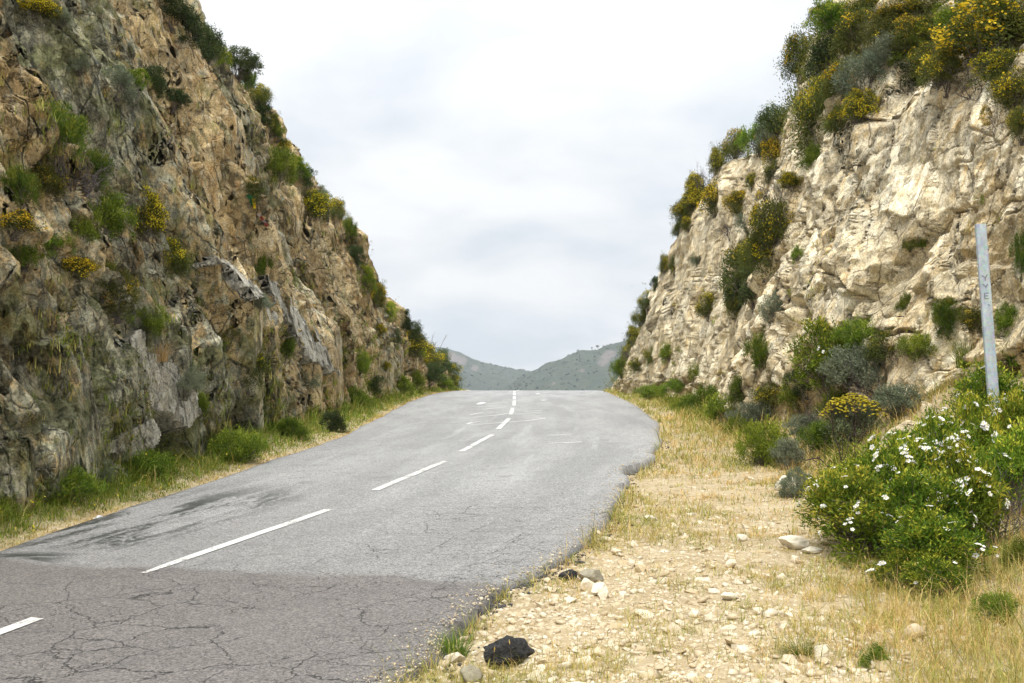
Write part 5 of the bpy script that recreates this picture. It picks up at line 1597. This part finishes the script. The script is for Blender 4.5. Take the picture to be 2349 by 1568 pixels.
# right verge and bank
def tufted(n, per, sampler, spread):
    x, y, d = sampler(n)
    r_ = np.repeat(rngG.uniform(0.5, 1.5, n), per) * spread
    a_ = rngG.uniform(0, 6.283, n * per); q_ = np.sqrt(rngG.random(n * per)) * r_ * np.maximum(1, np.repeat(y, per) / 9)
    X = np.repeat(x, per) + np.cos(a_) * q_; Y = np.repeat(y, per) + np.sin(a_) * q_
    th_ = np.repeat(rngG.lognormal(-0.1, 0.45, n), per)
    tg_ = np.repeat(rngG.random(n), per)
    return X, Y, th_, tg_
x, y, th_, tg_ = tufted(27000, 10, lambda n: sample_verge(n, 4.8, 50, 5.2, rngG, 1.65), 0.055)
d = x - edge_r(y)
pz = np.stack([x, y, x * 0], 1)
n1 = fbm(pz * 0.9, 3, 621); n2 = fbm(pz * 2.6, 3, 623)
bank = np.interp(y, [4, 13, 19, 25, 50], [2.2, 2.0, 1.0, 0.6, 0.5])
cov = np.clip(0.80 + 1.3 * n1 + 1.4 * n2 - 0.50 * stony(x, y) + 0.4 * smooth(bank - 0.6, bank + 0.4, d) + 0.25 * smooth(10, 16, y), 0.04, 1)
cov = np.maximum(cov, 0.85 * np.exp(-((d - 0.06) / 0.09) ** 2) * (n2 > -0.15))
cov *= (d > -0.03)
keep = (rngG.random(len(x)) < cov)
sel_ = np.where(keep)[0]; sel_ = rngG.permutation(sel_)[:122000]
x, y, d, n1, n2, bank, th_, tg_ = [q[sel_] for q in (x, y, d, n1, n2, bank, th_, tg_)]
hgt = (0.028 + 0.035 * np.clip(n1 + 0.5, 0, 1) + 0.075 * smooth(bank - 0.5, bank + 0.7, d) + 0.035 * smooth(12, 20, y) + 0.05 * np.exp(-((d - 0.07) / 0.1) ** 2)) * rngG.uniform(0.6, 1.4, len(x)) * th_
gr = np.clip(0.22 + 1.1 * fbm(np.stack([x, y, x * 0], 1) * 1.6, 3, 627) + 0.30 * smooth(18, 26, y) - 0.1 * smooth(8, 14, y) * smooth(22, 16, y), 0, 1)
gr = np.where(tg_ < 0.42, np.maximum(gr, 0.8), gr * rngG.uniform(0.3, 1.2, len(x)))
wid = np.maximum(0.0030, y * 0.00048) * rngG.uniform(0.7, 1.3, len(x))
V, Fc = blades(np.column_stack([x, y, ground_z(x, y) - 0.005]), hgt, wid, rngG, 1.9)
link('dry_grass', mesh_from('dry_grass', V, Fc, False, {'tint': np.repeat(rngG.random(len(x)), 5), 'green': np.repeat(np.clip(gr, 0, 1), 5)}), M_GRASS, kind='stuff', label='short golden dry grass covering the right verge and bank', cat='grass')
# tall seed stalks near the bottom right
x, y, d = sample_verge(4200, 5.0, 14, 4.6, rngG, 1.6)
kp = rngG.random(len(x)) < np.clip(0.08 + 0.5 * smooth(1.8, 3.0, d), 0, 1)
x, y = x[kp], y[kp]
hg = rngG.uniform(0.09, 0.26, len(x))
base = np.column_stack([x, y, ground_z(x, y)])
V, Fc = blades(base, hg, np.full(len(x), 0.0026), rngG, 0.55)
tips = V.reshape(-1, 5, 3)[:, 4]; mids = V.reshape(-1, 5, 3)[:, 2]
v2, f2 = leaf_quads(tips - unit(tips - mids) * 0.008, unit(tips - mids), rngG.uniform(0.018, 0.036, len(x)), rngG.uniform(0.005, 0.009, len(x)), rngG)
nV = len(V)
link('seed_grass', mesh_from('seed_grass', np.concatenate([V, v2]), [Fc[0], Fc[1], f2 + nV], False, {'tint': np.concatenate([np.repeat(rngG.random(len(x)), 5), np.repeat(rngG.random(len(x)), 4)]), 'green': np.concatenate([np.repeat(rngG.random(len(x)) * 0.7, 5), np.repeat(rngG.random(len(x)) * 0.25, 4)])}), M_GRASS, kind='stuff', label='tall thin seeding grass stalks standing in the dry verge', cat='grass')
# left verge
n = 62000
u = rngG.random(n); e = -0.7
y = (7.5 ** e + u * (52.0 ** e - 7.5 ** e)) ** (1 / e)
wv_ = np.interp(y, [7, 12, 20, 30, 45, 52], [1.0, 1.0, 1.2, 0.9, 0.6, 0.4])
per = 10; n0 = n // per
y = np.repeat(y[:n0], per); dc = np.repeat(rngG.random(n0) ** 0.9, per) * wv_[:n0].repeat(per)
sp_ = np.maximum(0.05, y * 0.004)
y = y + rngG.normal(0, 1, len(y)) * sp_; d = np.abs(dc + rngG.normal(0, 1, len(y)) * sp_ * 0.7)
thl = np.repeat(rngG.lognormal(-0.25, 0.55, n0), per); n = len(y)
x = edge_l(y) - d
pz = np.stack([x, y, x * 0], 1)
n1 = fbm(pz * 1.1, 3, 641); n2 = fbm(pz * 4, 2, 643)
hgt = (0.04 + 0.11 * smooth(0.1, 0.55, d) * (0.75 + n1)) * rngG.uniform(0.6, 1.4, n) * thl
gr = np.clip(0.25 + smooth(0.02, 0.22, d) * 0.9 + 0.5 * n1 + 0.3 * n2, 0, 1)
gr = np.where(rngG.random(n) < 0.14, gr * 0.2, gr)
wid = np.maximum(0.004, y * 0.0005) * rngG.uniform(0.7, 1.4, n)
V, Fc = blades(np.column_stack([x, y, ground_z(x, y) - 0.01]), np.maximum(hgt, 0.02), wid, rngG, 1.7)
link('verge_grass', mesh_from('verge_grass', V, Fc, False, {'tint': np.repeat(rngG.random(n), 5), 'green': np.repeat(gr, 5)}), M_GRASS, kind='stuff', label='green and tan grass strip between the road and the left cliff', cat='grass')
# small yellow and white flowers in it
fi = rngG.choice(n, 900); fi = fi[d[fi] > 0.15]
tp = V.reshape(-1, 5, 3)[fi, 4]
v2, f2 = leaf_quads(tp, unit(rngG.normal(size=(len(fi), 3))), 0.022, 0.018, rngG)
link('wild_flowers', mesh_from('wild_flowers', v2, f2, False, {'tint': np.repeat(rngG.random(len(fi)), 4)}), LM['lemon'], kind='stuff', label='tiny yellow wild flowers dotted through the left verge grass', cat='flowers')
# weeds and grass rooted on ledges of the cliffs
def ledge(me_v, faces, count, seed, name, label, zmin_n, weight, gmean, hs):
    rng = np.random.default_rng(seed)
    tri = me_v[faces[:, :3]]
    nn = np.cross(tri[:, 1] - tri[:, 0], tri[:, 2] - tri[:, 0])
    ar = np.linalg.norm(nn, axis=1); nn = nn / np.maximum(ar, 1e-9)[:, None]
    cen = tri.mean(1)
    w = ar * np.clip((nn[:, 2] - zmin_n) / 0.4, 0, 1) * weight(cen) / np.maximum(cen[:, 1], 5) ** 0.6
    w = w * (cen[:, 1] < 55)
    ci = rng.choice(len(w), count, p=w / w.sum())
    per = 11
    bi = np.repeat(ci, per)
    base = cen[bi] + rng.normal(0, 0.05, (len(bi), 3)) * np.array([0.5, 1.2, 0.3])
    h = rng.uniform(0.5, 1.4, len(bi)) * hs * np.repeat(rng.uniform(0.5, 1.3, count), per)
    wd = np.maximum(0.005, base[:, 1] * 0.0006) * rng.uniform(0.7, 1.3, len(bi))
    V, Fc = blades(base, h, wd, rng, 0.9)
    gr = np.repeat(np.clip(rng.normal(gmean, 0.3, count), 0, 1), per)
    link(name, mesh_from(name, V, Fc, False, {'tint': np.repeat(rng.random(len(bi)), 5), 'green': np.repeat(gr, 5)}), M_GRASS, kind='stuff', label=label, cat='grass')
def w_left(c_):
    n = fbm(c_ * 0.7, 3, 651)
    return np.clip(n * 3.0 + 0.1, 0.015, 1) * (0.35 + smooth(5.5, 1.0, c_[:, 2])) * (c_[:, 0] > -7.5)
def w_right(c_):
    n = fbm(c_ * 0.8, 3, 661)
    return np.clip(n * 3.0 - 0.6, 0.006, 1) * (c_[:, 0] < 9)
ledge(PL, fl, 4500, 5, 'ledge_grass', 'weeds and grass rooted on ledges of the left cliff', 0.12, w_left, 0.75, 0.14)
ledge(PR, fr, 900, 6, 'ledge_weeds', 'sparse weeds rooted in cracks of the right cliff', 0.25, w_right, 0.6, 0.08)

# creeping scrub: leafy mats that nobody could count
def scrub_mat(name, label, base, nrm, per, leaf, width, spread, mat, seed):
    rng = np.random.default_rng(seed)
    n = len(base)
    bi = np.repeat(np.arange(n), per)
    sc_ = np.maximum(1.0, (base[bi, 1] / 14.0) ** 0.6)
    size = np.repeat(rng.uniform(0.5, 1.5, n), per)
    g_ = np.clip(rng.normal(size=(len(bi), 3)), -1.6, 1.6) * (spread * size * sc_)[:, None]
    pos = base[bi] + g_ + nrm[bi] * (np.clip(np.abs(rng.normal(0, 0.9, len(bi))), 0, 1.5) * (spread * size * sc_))[:, None]
    dr_ = unit(nrm[bi] * 0.6 + np.array([0, 0, 0.5]) + rng.normal(0, 0.6, (len(bi), 3)))
    v, f = leaf_quads(pos, dr_, leaf * rng.uniform(0.6, 1.3, len(bi)) * sc_ ** 0.7, width * rng.uniform(0.7, 1.3, len(bi)) * sc_ ** 0.7, rng)
    t_ = np.clip(0.6 * rng.random(len(bi)) + 0.4 * np.repeat(rng.random(n), per), 0, 1)
    tip_ = (rng.random(len(bi)) < 0.18) * rng.uniform(0.3, 1, len(bi)) * np.repeat(rng.random(n) < 0.5, per)
    link(name, mesh_from(name, v, f, False, {'tint': np.repeat(t_, 4), 'tip': np.repeat(tip_, 4)}), mat, kind='stuff', label=label, cat='scrub')
def pick(verts, faces, count, weight, seed):
    rng = np.random.default_rng(seed)
    tri = verts[faces[:, :3]]
    nn = np.cross(tri[:, 1] - tri[:, 0], tri[:, 2] - tri[:, 0])
    ar = np.linalg.norm(nn, axis=1); nn = nn / np.maximum(ar, 1e-9)[:, None]
    cen = tri.mean(1)
    w_ = ar * weight(cen, nn) * (cen[:, 1] < 55) / np.maximum(cen[:, 1], 6)
    i_ = rng.choice(len(w_), count, p=w_ / w_.sum())
    return cen[i_], nn[i_]
def wl1(c_, n_):
    n = fbm(c_ * np.array([0.6, 0.35, 0.6]), 3, 671)
    return smooth(0.02, 0.28, n) * np.clip(n_[:, 2] + 0.25, 0.02, 1) * (0.4 + smooth(7, 1.5, c_[:, 2])) * (c_[:, 0] > -7) + 0.25 * smooth(33, 40, c_[:, 1]) * (c_[:, 0] > -5)
pb_, nb_ = pick(PL, fl, 2300, wl1, 11)
scrub_mat('cliff_scrub', 'yellow-green scrub creeping over ledges of the left cliff', pb_, nb_, 26, 0.050, 0.015, 0.055, LM['green'], 12)
pb_, nb_ = pick(PL, fl, 1500, wl1, 13)
scrub_mat('cliff_heath', 'dark scrub rooted between the rocks of the left cliff', pb_, nb_, 26, 0.050, 0.014, 0.06, LM['gorse'], 14)
def wr1(c_, n_):
    return smooth(6.2, 7.2, c_[:, 2]) * smooth(26, 24, c_[:, 1]) * (c_[:, 0] < 10) * (c_[:, 1] > 12) + 0.2 * smooth(36, 41, c_[:, 1]) * (c_[:, 0] < 6) + 0.8 * smooth(7.2, 7.8, c_[:, 2]) * (c_[:, 0] < 7) * (c_[:, 1] > 25)
pb_, nb_ = pick(PR, fr, 2200, wr1, 15)
scrub_mat('summit_scrub', 'matted olive scrub covering the top of the right cliff', pb_, np.abs(nb_) * np.array([-1, -1, 1]), 30, 0.055, 0.016, 0.085, LM['gorse'], 16)
nw = 1500
yy_ = rngG.uniform(0, 1, nw); yy_ = (9.0 ** -0.6 + yy_ * (46 ** -0.6 - 9.0 ** -0.6)) ** (1 / -0.6)
bk = np.interp(yy_, [9, 13, 16, 19, 25, 50], [3.0, 2.6, 2.0, 1.2, 0.75, 0.5])
xx_ = edge_r(yy_) + bk + np.abs(rngG.normal(0, 0.5, nw))
kw = fbm(np.stack([xx_, yy_, xx_ * 0], 1) * np.array([1, 0.5, 1]), 3, 681) > -0.10
xx_, yy_ = xx_[kw], yy_[kw]
scrub_mat('bank_weeds', 'green weeds along the foot of the right cliff and bank', np.column_stack([xx_, yy_, ground_z(xx_, yy_)]), np.tile([0, 0, 1.0], (len(xx_), 1)), 30, 0.055, 0.012, 0.055, LM['green'], 18)
ny_ = 900
yy_ = (7.5 ** -0.7 + rngG.random(ny_) * (50.0 ** -0.7 - 7.5 ** -0.7)) ** (1 / -0.7)
xx_ = edge_l(yy_) - np.interp(yy_, [7, 12, 20, 30, 45, 52], [0.75, 0.75, 0.95, 0.7, 0.4, 0.3]) + rngG.normal(0, 0.16, ny_)
kw = fbm(np.stack([xx_, yy_, xx_ * 0], 1) * np.array([1, 0.6, 1]), 3, 683) > -0.15
xx_, yy_ = xx_[kw], yy_[kw]
scrub_mat('verge_weeds', 'leafy green weeds along the foot of the left cliff', np.column_stack([xx_, yy_, ground_z(xx_, yy_)]), np.tile([0.2, 0, 1.0], (len(xx_), 1)), 30, 0.055, 0.014, 0.06, LM['green'], 19)
# grit washed onto the margin of the road
ng = 1600
yy_ = (4.9 ** -1 + rngV.random(ng) * (22.0 ** -1 - 4.9 ** -1)) ** -1
xx_ = np.interp(yy_, ry, erag) - np.abs(rngV.normal(0, 0.10, ng)) - 0.005
v, f, i = scatter_mesh(STA, np.column_stack([xx_, yy_, road_z(xx_, yy_) + 0.002]), np.clip(rngV.lognormal(-4.35, 0.45, ng), 0.006, 0.04), rngV)
link('road_grit', mesh_from('road_grit', v, f, False, {'tint': rngV.random(ng)[i]}), M_STONE, kind='stuff', label='small pale grit lying on the right margin of the road', cat='gravel')
# crumbled asphalt along the broken edge
nc_ = 1500
yy_ = (5.0 ** -1 + rngV.random(nc_) * (19.0 ** -1 - 5.0 ** -1)) ** -1
xx_ = np.interp(yy_, ry, erag) + np.abs(rngV.normal(0.02, 0.07, nc_))
ss_ = np.clip(rngV.lognormal(-3.7, 0.5, nc_), 0.01, 0.09)
v, f, i = scatter_mesh(STA, np.column_stack([xx_, yy_, ground_z(xx_, yy_) + 0.004]), ss_, rngV)
link('asphalt_crumbs', mesh_from('asphalt_crumbs', v, f), plain('crumb', (0.10, 0.098, 0.095), 0.9, 0.5, 30), kind='stuff', label='dark crumbs of broken asphalt along the right road edge', cat='rubble')

# ------------------------------------------------------------------ post
m, nt, b = new_mat('galvanised'); k = N(nt); c = k.coord()
n1 = k.noise(k.map(c, scale=(1, 1, 0.35)), 14, 5, 0.6); n2 = k.voro(c, 45, 'F1', 'Color')
col = k.mix(k.step(n1, 0.35, 0.7), (0.30, 0.37, 0.42), (0.46, 0.53, 0.58))
col = k.mix(0.12, col, n2)
nt.links.new(col, b.inputs['Base Color']); b.inputs['Metallic'].default_value = 0.25; b.inputs['Roughness'].default_value = 0.55
M_ZINC = m
M_INK = plain('dark_scratch', (0.17, 0.19, 0.21), 0.8)
pd = 11.2
pb = np.array([(2289 - CX) / F_PX * pd, pd, 0.0]); pb[2] = gz_at(pb[0], pb[1]) - 0.1
pt = at(2249, 515, pd + 0.15)
post = link('sign_post', None, label='leaning galvanised metal post without a sign on the right bank', cat='post')
post.location = pb
zax = unit(pt - pb); xax = unit(np.cross(np.array([0.12, 1, 0]), zax)); yax = np.cross(zax, xax)
post.rotation_euler = Matrix((xax, yax, zax)).transposed().to_euler()
Lp = float(np.linalg.norm(pt - pb))
w2, th, dp = 0.050, 0.004, 0.045
def profile_mesh(name, prof, z0, z1):
    prof = np.array(prof); n = len(prof)
    V = np.concatenate([np.column_stack([prof, np.full(n, z0)]), np.column_stack([prof, np.full(n, z1)])])
    i = np.arange(n); j = (i + 1) % n
    bm = bmesh.new()
    vs_ = [bm.verts.new(p) for p in V]
    for a_, b_ in zip(i, j): bm.faces.new((vs_[a_], vs_[b_], vs_[b_ + n], vs_[a_ + n]))
    bm.faces.new(vs_[n:]); bm.faces.new(list(reversed(vs_[:n])))
    bmesh.ops.recalc_face_normals(bm, faces=bm.faces)
    me = bpy.data.meshes.new(name); bm.to_mesh(me); bm.free()
    return me
ch = 0.006
prof = [(-w2 + ch, -dp / 2), (w2 - ch, -dp / 2), (w2, -dp / 2 + ch), (w2, dp / 2), (w2 - th, dp / 2), (w2 - th, -dp / 2 + th + ch), (-w2 + th, -dp / 2 + th + ch), (-w2 + th, dp / 2), (-w2, dp / 2), (-w2, -dp / 2 + ch)]
link('shaft', profile_mesh('shaft', prof, 0.0, Lp), M_ZINC, post)
def stroke(pts, w=0.0045):
    pts = np.array(pts, float)
    V, Fc = [], []
    for a_, b_ in zip(pts[:-1], pts[1:]):
        t_ = unit(b_ - a_); nn = np.array([t_[1], -t_[0]]) * w
        o = len(V)
        for q in (a_ - nn, a_ + nn, b_ + nn, b_ - nn): V.append((q[0], -dp / 2 - 0.0025, q[1]))
        Fc.append((o, o + 1, o + 2, o + 3))
    return V, Fc
def letter(strokes, cz, ang=0.0):
    V, Fc = [], []
    for s in strokes:
        q = np.array(s, float) * 0.030
        q = q @ np.array([[math.cos(ang), -math.sin(ang)], [math.sin(ang), math.cos(ang)]]).T
        q[:, 1] += cz
        v, f = stroke(q)
        Fc += [tuple(i_ + len(V) for i_ in ff) for ff in f]; V += v
    me = bpy.data.meshes.new('letter'); me.from_pydata(V, [], Fc)
    link('letter', me, M_INK, post)
def lz(py): return Lp * (1 - (py - 515) / 415.0 * 0.72)
ppm = pd / F_PX
zt = lambda py: Lp - (py - 515) * ppm * 1.005
letter([[(-1, 1), (0, 0)], [(0.9, 1), (0, 0), (-0.1, -0.9)]], zt(642), 0.1)
letter([[(-0.9, 0.8), (0, -0.1)], [(0.7, 0.8), (0, -0.1), (0, -0.6)]], zt(662), 0.0)
letter([[(0.7, 0.9), (-0.6, 0.9), (-0.6, -0.9), (0.7, -0.9)], [(-0.6, 0), (0.5, 0)]], zt(684), -0.05)
letter([[(0.3, 0.3), (0.9, -0.4)]], zt(705))

# ------------------------------------------------------------------ litter, stalks, stick
def cloth(name, pts, width, mat, label, cat, seed, parts=None):
    rng = np.random.default_rng(seed)
    pts = np.array(pts, float)
    t = np.linspace(0, 1, 14); tt = np.linspace(0, 1, len(pts))
    c_ = np.column_stack([np.interp(t, tt, pts[:, j]) for j in range(3)])
    tan = unit(np.gradient(c_, axis=0)); side = unit(np.cross(tan, np.array([0.2, 1, 0.1])))
    nrm = np.cross(side, tan)
    rows = []
    for s in np.linspace(-0.5, 0.5, 5):
        rows.append(c_ + side * width * s * rng.uniform(0.7, 1.1, (14, 1)) + nrm * rng.normal(0, width * 0.16, (14, 1)))
    return np.stack(rows, 1).reshape(-1, 3), grid_faces(14, 5)
def wall_pt(x, y, off=0.06):
    h = cast(x, y)
    p = h[0]
    return p + unit(EYE - p) * off
M_GREENC = plain('green_cloth', (0.03, 0.22, 0.09), 0.8, 0.3, 20); M_YELC = plain('yellow_cloth', (0.75, 0.55, 0.03), 0.8, 0.2, 20)
M_REDC = plain('red_tape', (0.52, 0.11, 0.09), 0.7, 0.3, 20); M_WHC = plain('white_tape', (0.72, 0.62, 0.62), 0.7, 0.2, 20)
sc = link('cloth_strip', None, label='strip of green and yellow cloth caught high on the left cliff', cat='cloth')
v, f = cloth('c', [wall_pt(570, 447), wall_pt(577, 458), wall_pt(580, 472)], 0.09, None, None, None, 3)
link('green_band', mesh_from('green_band', v, f, True), M_GREENC, sc)
v, f = cloth('c', [wall_pt(581, 456, 0.09), wall_pt(583, 468, 0.09), wall_pt(584, 479, 0.09)], 0.05, None, None, None, 4)
link('yellow_band', mesh_from('yellow_band', v, f, True), M_YELC, sc)
tp_ = link('barrier_tape', None, label='red and white tape lying on the left cliff below the cloth strip', cat='tape')
path = [(592, 490), (598, 497), (603, 505), (608, 512), (613, 520)]
for q in range(4):
    v, f = cloth('c', [wall_pt(*path[q]), wall_pt(*path[q + 1])], 0.06, None, None, None, 10 + q)
    link('red_band' if q % 2 else 'white_band', mesh_from('band', v, f, True), M_REDC if q % 2 else M_WHC, tp_)
M_PLAST = plain('white_plastic', (0.78, 0.80, 0.84), 0.45)
h = cast(1678, 972)[0]
v, f = cloth('c', [h + [-0.11, 0, 0.20], h + [-0.04, -0.04, 0.13], h + [0.02, -0.02, 0.06], h + [0.08, 0.02, 0.05], h + [0.14, 0, 0.02]], 0.14, None, None, None, 21)
link('plastic_scrap', mesh_from('plastic_scrap', v, f, False), M_PLAST, label='scrap of white plastic lying in the green weeds right of the road', cat='litter')
h = cast(228, 1212)[0]
v, f = cloth('c', [h + [-0.05, 0, 0.06], h + [0, 0, 0.09], h + [0.06, 0, 0.05]], 0.06, None, None, None, 23)
link('paper_scrap', mesh_from('paper_scrap', v, f, False), M_PLAST, label='small crumpled white paper in the left verge grass', cat='litter')
M_PIPE = plain('black_stick', (0.03, 0.03, 0.035), 0.6)
a_ = cast(1812, 1003)[0]; b__ = cast(1850, 992)[0]
v, f = tubes([np.linspace(a_ + [0, 0, 0.04], b__ + [0, 0, 0.10], 6)], [np.full(6, 0.022)], 8)
link('stick', mesh_from('stick', v, f, True), M_PIPE, label='short black stick pointing out of the dead brush on the verge', cat='stick')
a_ = cast(1345, 1564)
rngT = np.random.default_rng(8)
for (x0, y0, x1, y1, dep, lab) in [(985, 800, 992, 768, 46, 'thin dry stalk standing against the sky, leftmost of three'), (993, 800, 999, 786, 46.5, 'shortest thin dry stalk against the sky, middle of three'), (1002, 800, 1023, 768, 47, 'longest thin dry stalk against the sky, rightmost of three'), (661, 368, 674, 333, 28.5, 'single thin dry stalk on the upper left skyline')]:
    p0, p1 = at(x0, y0 + 18, dep), at(x1, y1, dep)
    pl = [bent(rngT, p0, p1, 7, 0.02)]; rd = [np.linspace(0.012, 0.006, 7)]
    for q in range(3):
        i_ = 3 + q
        pl.append(bent(rngT, pl[0][i_], pl[0][i_] + (p1 - p0) * 0.22 + rngT.normal(0, 0.06, 3), 4, 0.03)); rd.append(np.linspace(0.006, 0.003, 4))
    v, f = tubes(pl, rd)
    link('dry_stalk', mesh_from('dry_stalk', v, f), M_DEAD, label=lab, cat='stalk', group='dry stalks on the left skyline')

# ------------------------------------------------------------------ haze
hz = bpy.data.materials.new('air'); hz.use_nodes = True
nt = hz.node_tree; nt.nodes.clear()
ho = nt.nodes.new('ShaderNodeOutputMaterial'); hv = nt.nodes.new('ShaderNodeVolumePrincipled')
hv.inputs['Color'].default_value = (0.84, 0.91, 1.0, 1); hv.inputs['Density'].default_value = 0.00016
nt.links.new(hv.outputs[0], ho.inputs['Volume'])
x0, x1, y0, y1, z0, z1 = -3100, 3100, -200, 3700, -220, 230
hv_ = np.array([[x, y, z] for x in (x0, x1) for y in (y0, y1) for z in (z0, z1)])
hf = np.array([[0, 1, 3, 2], [4, 6, 7, 5], [0, 4, 5, 1], [2, 3, 7, 6], [0, 2, 6, 4], [1, 5, 7, 3]])
link('haze', mesh_from('haze', hv_, hf), hz, kind='stuff', label='thin pale haze filling the air', cat='haze')
if MISSED: print('MISSED', MISSED)
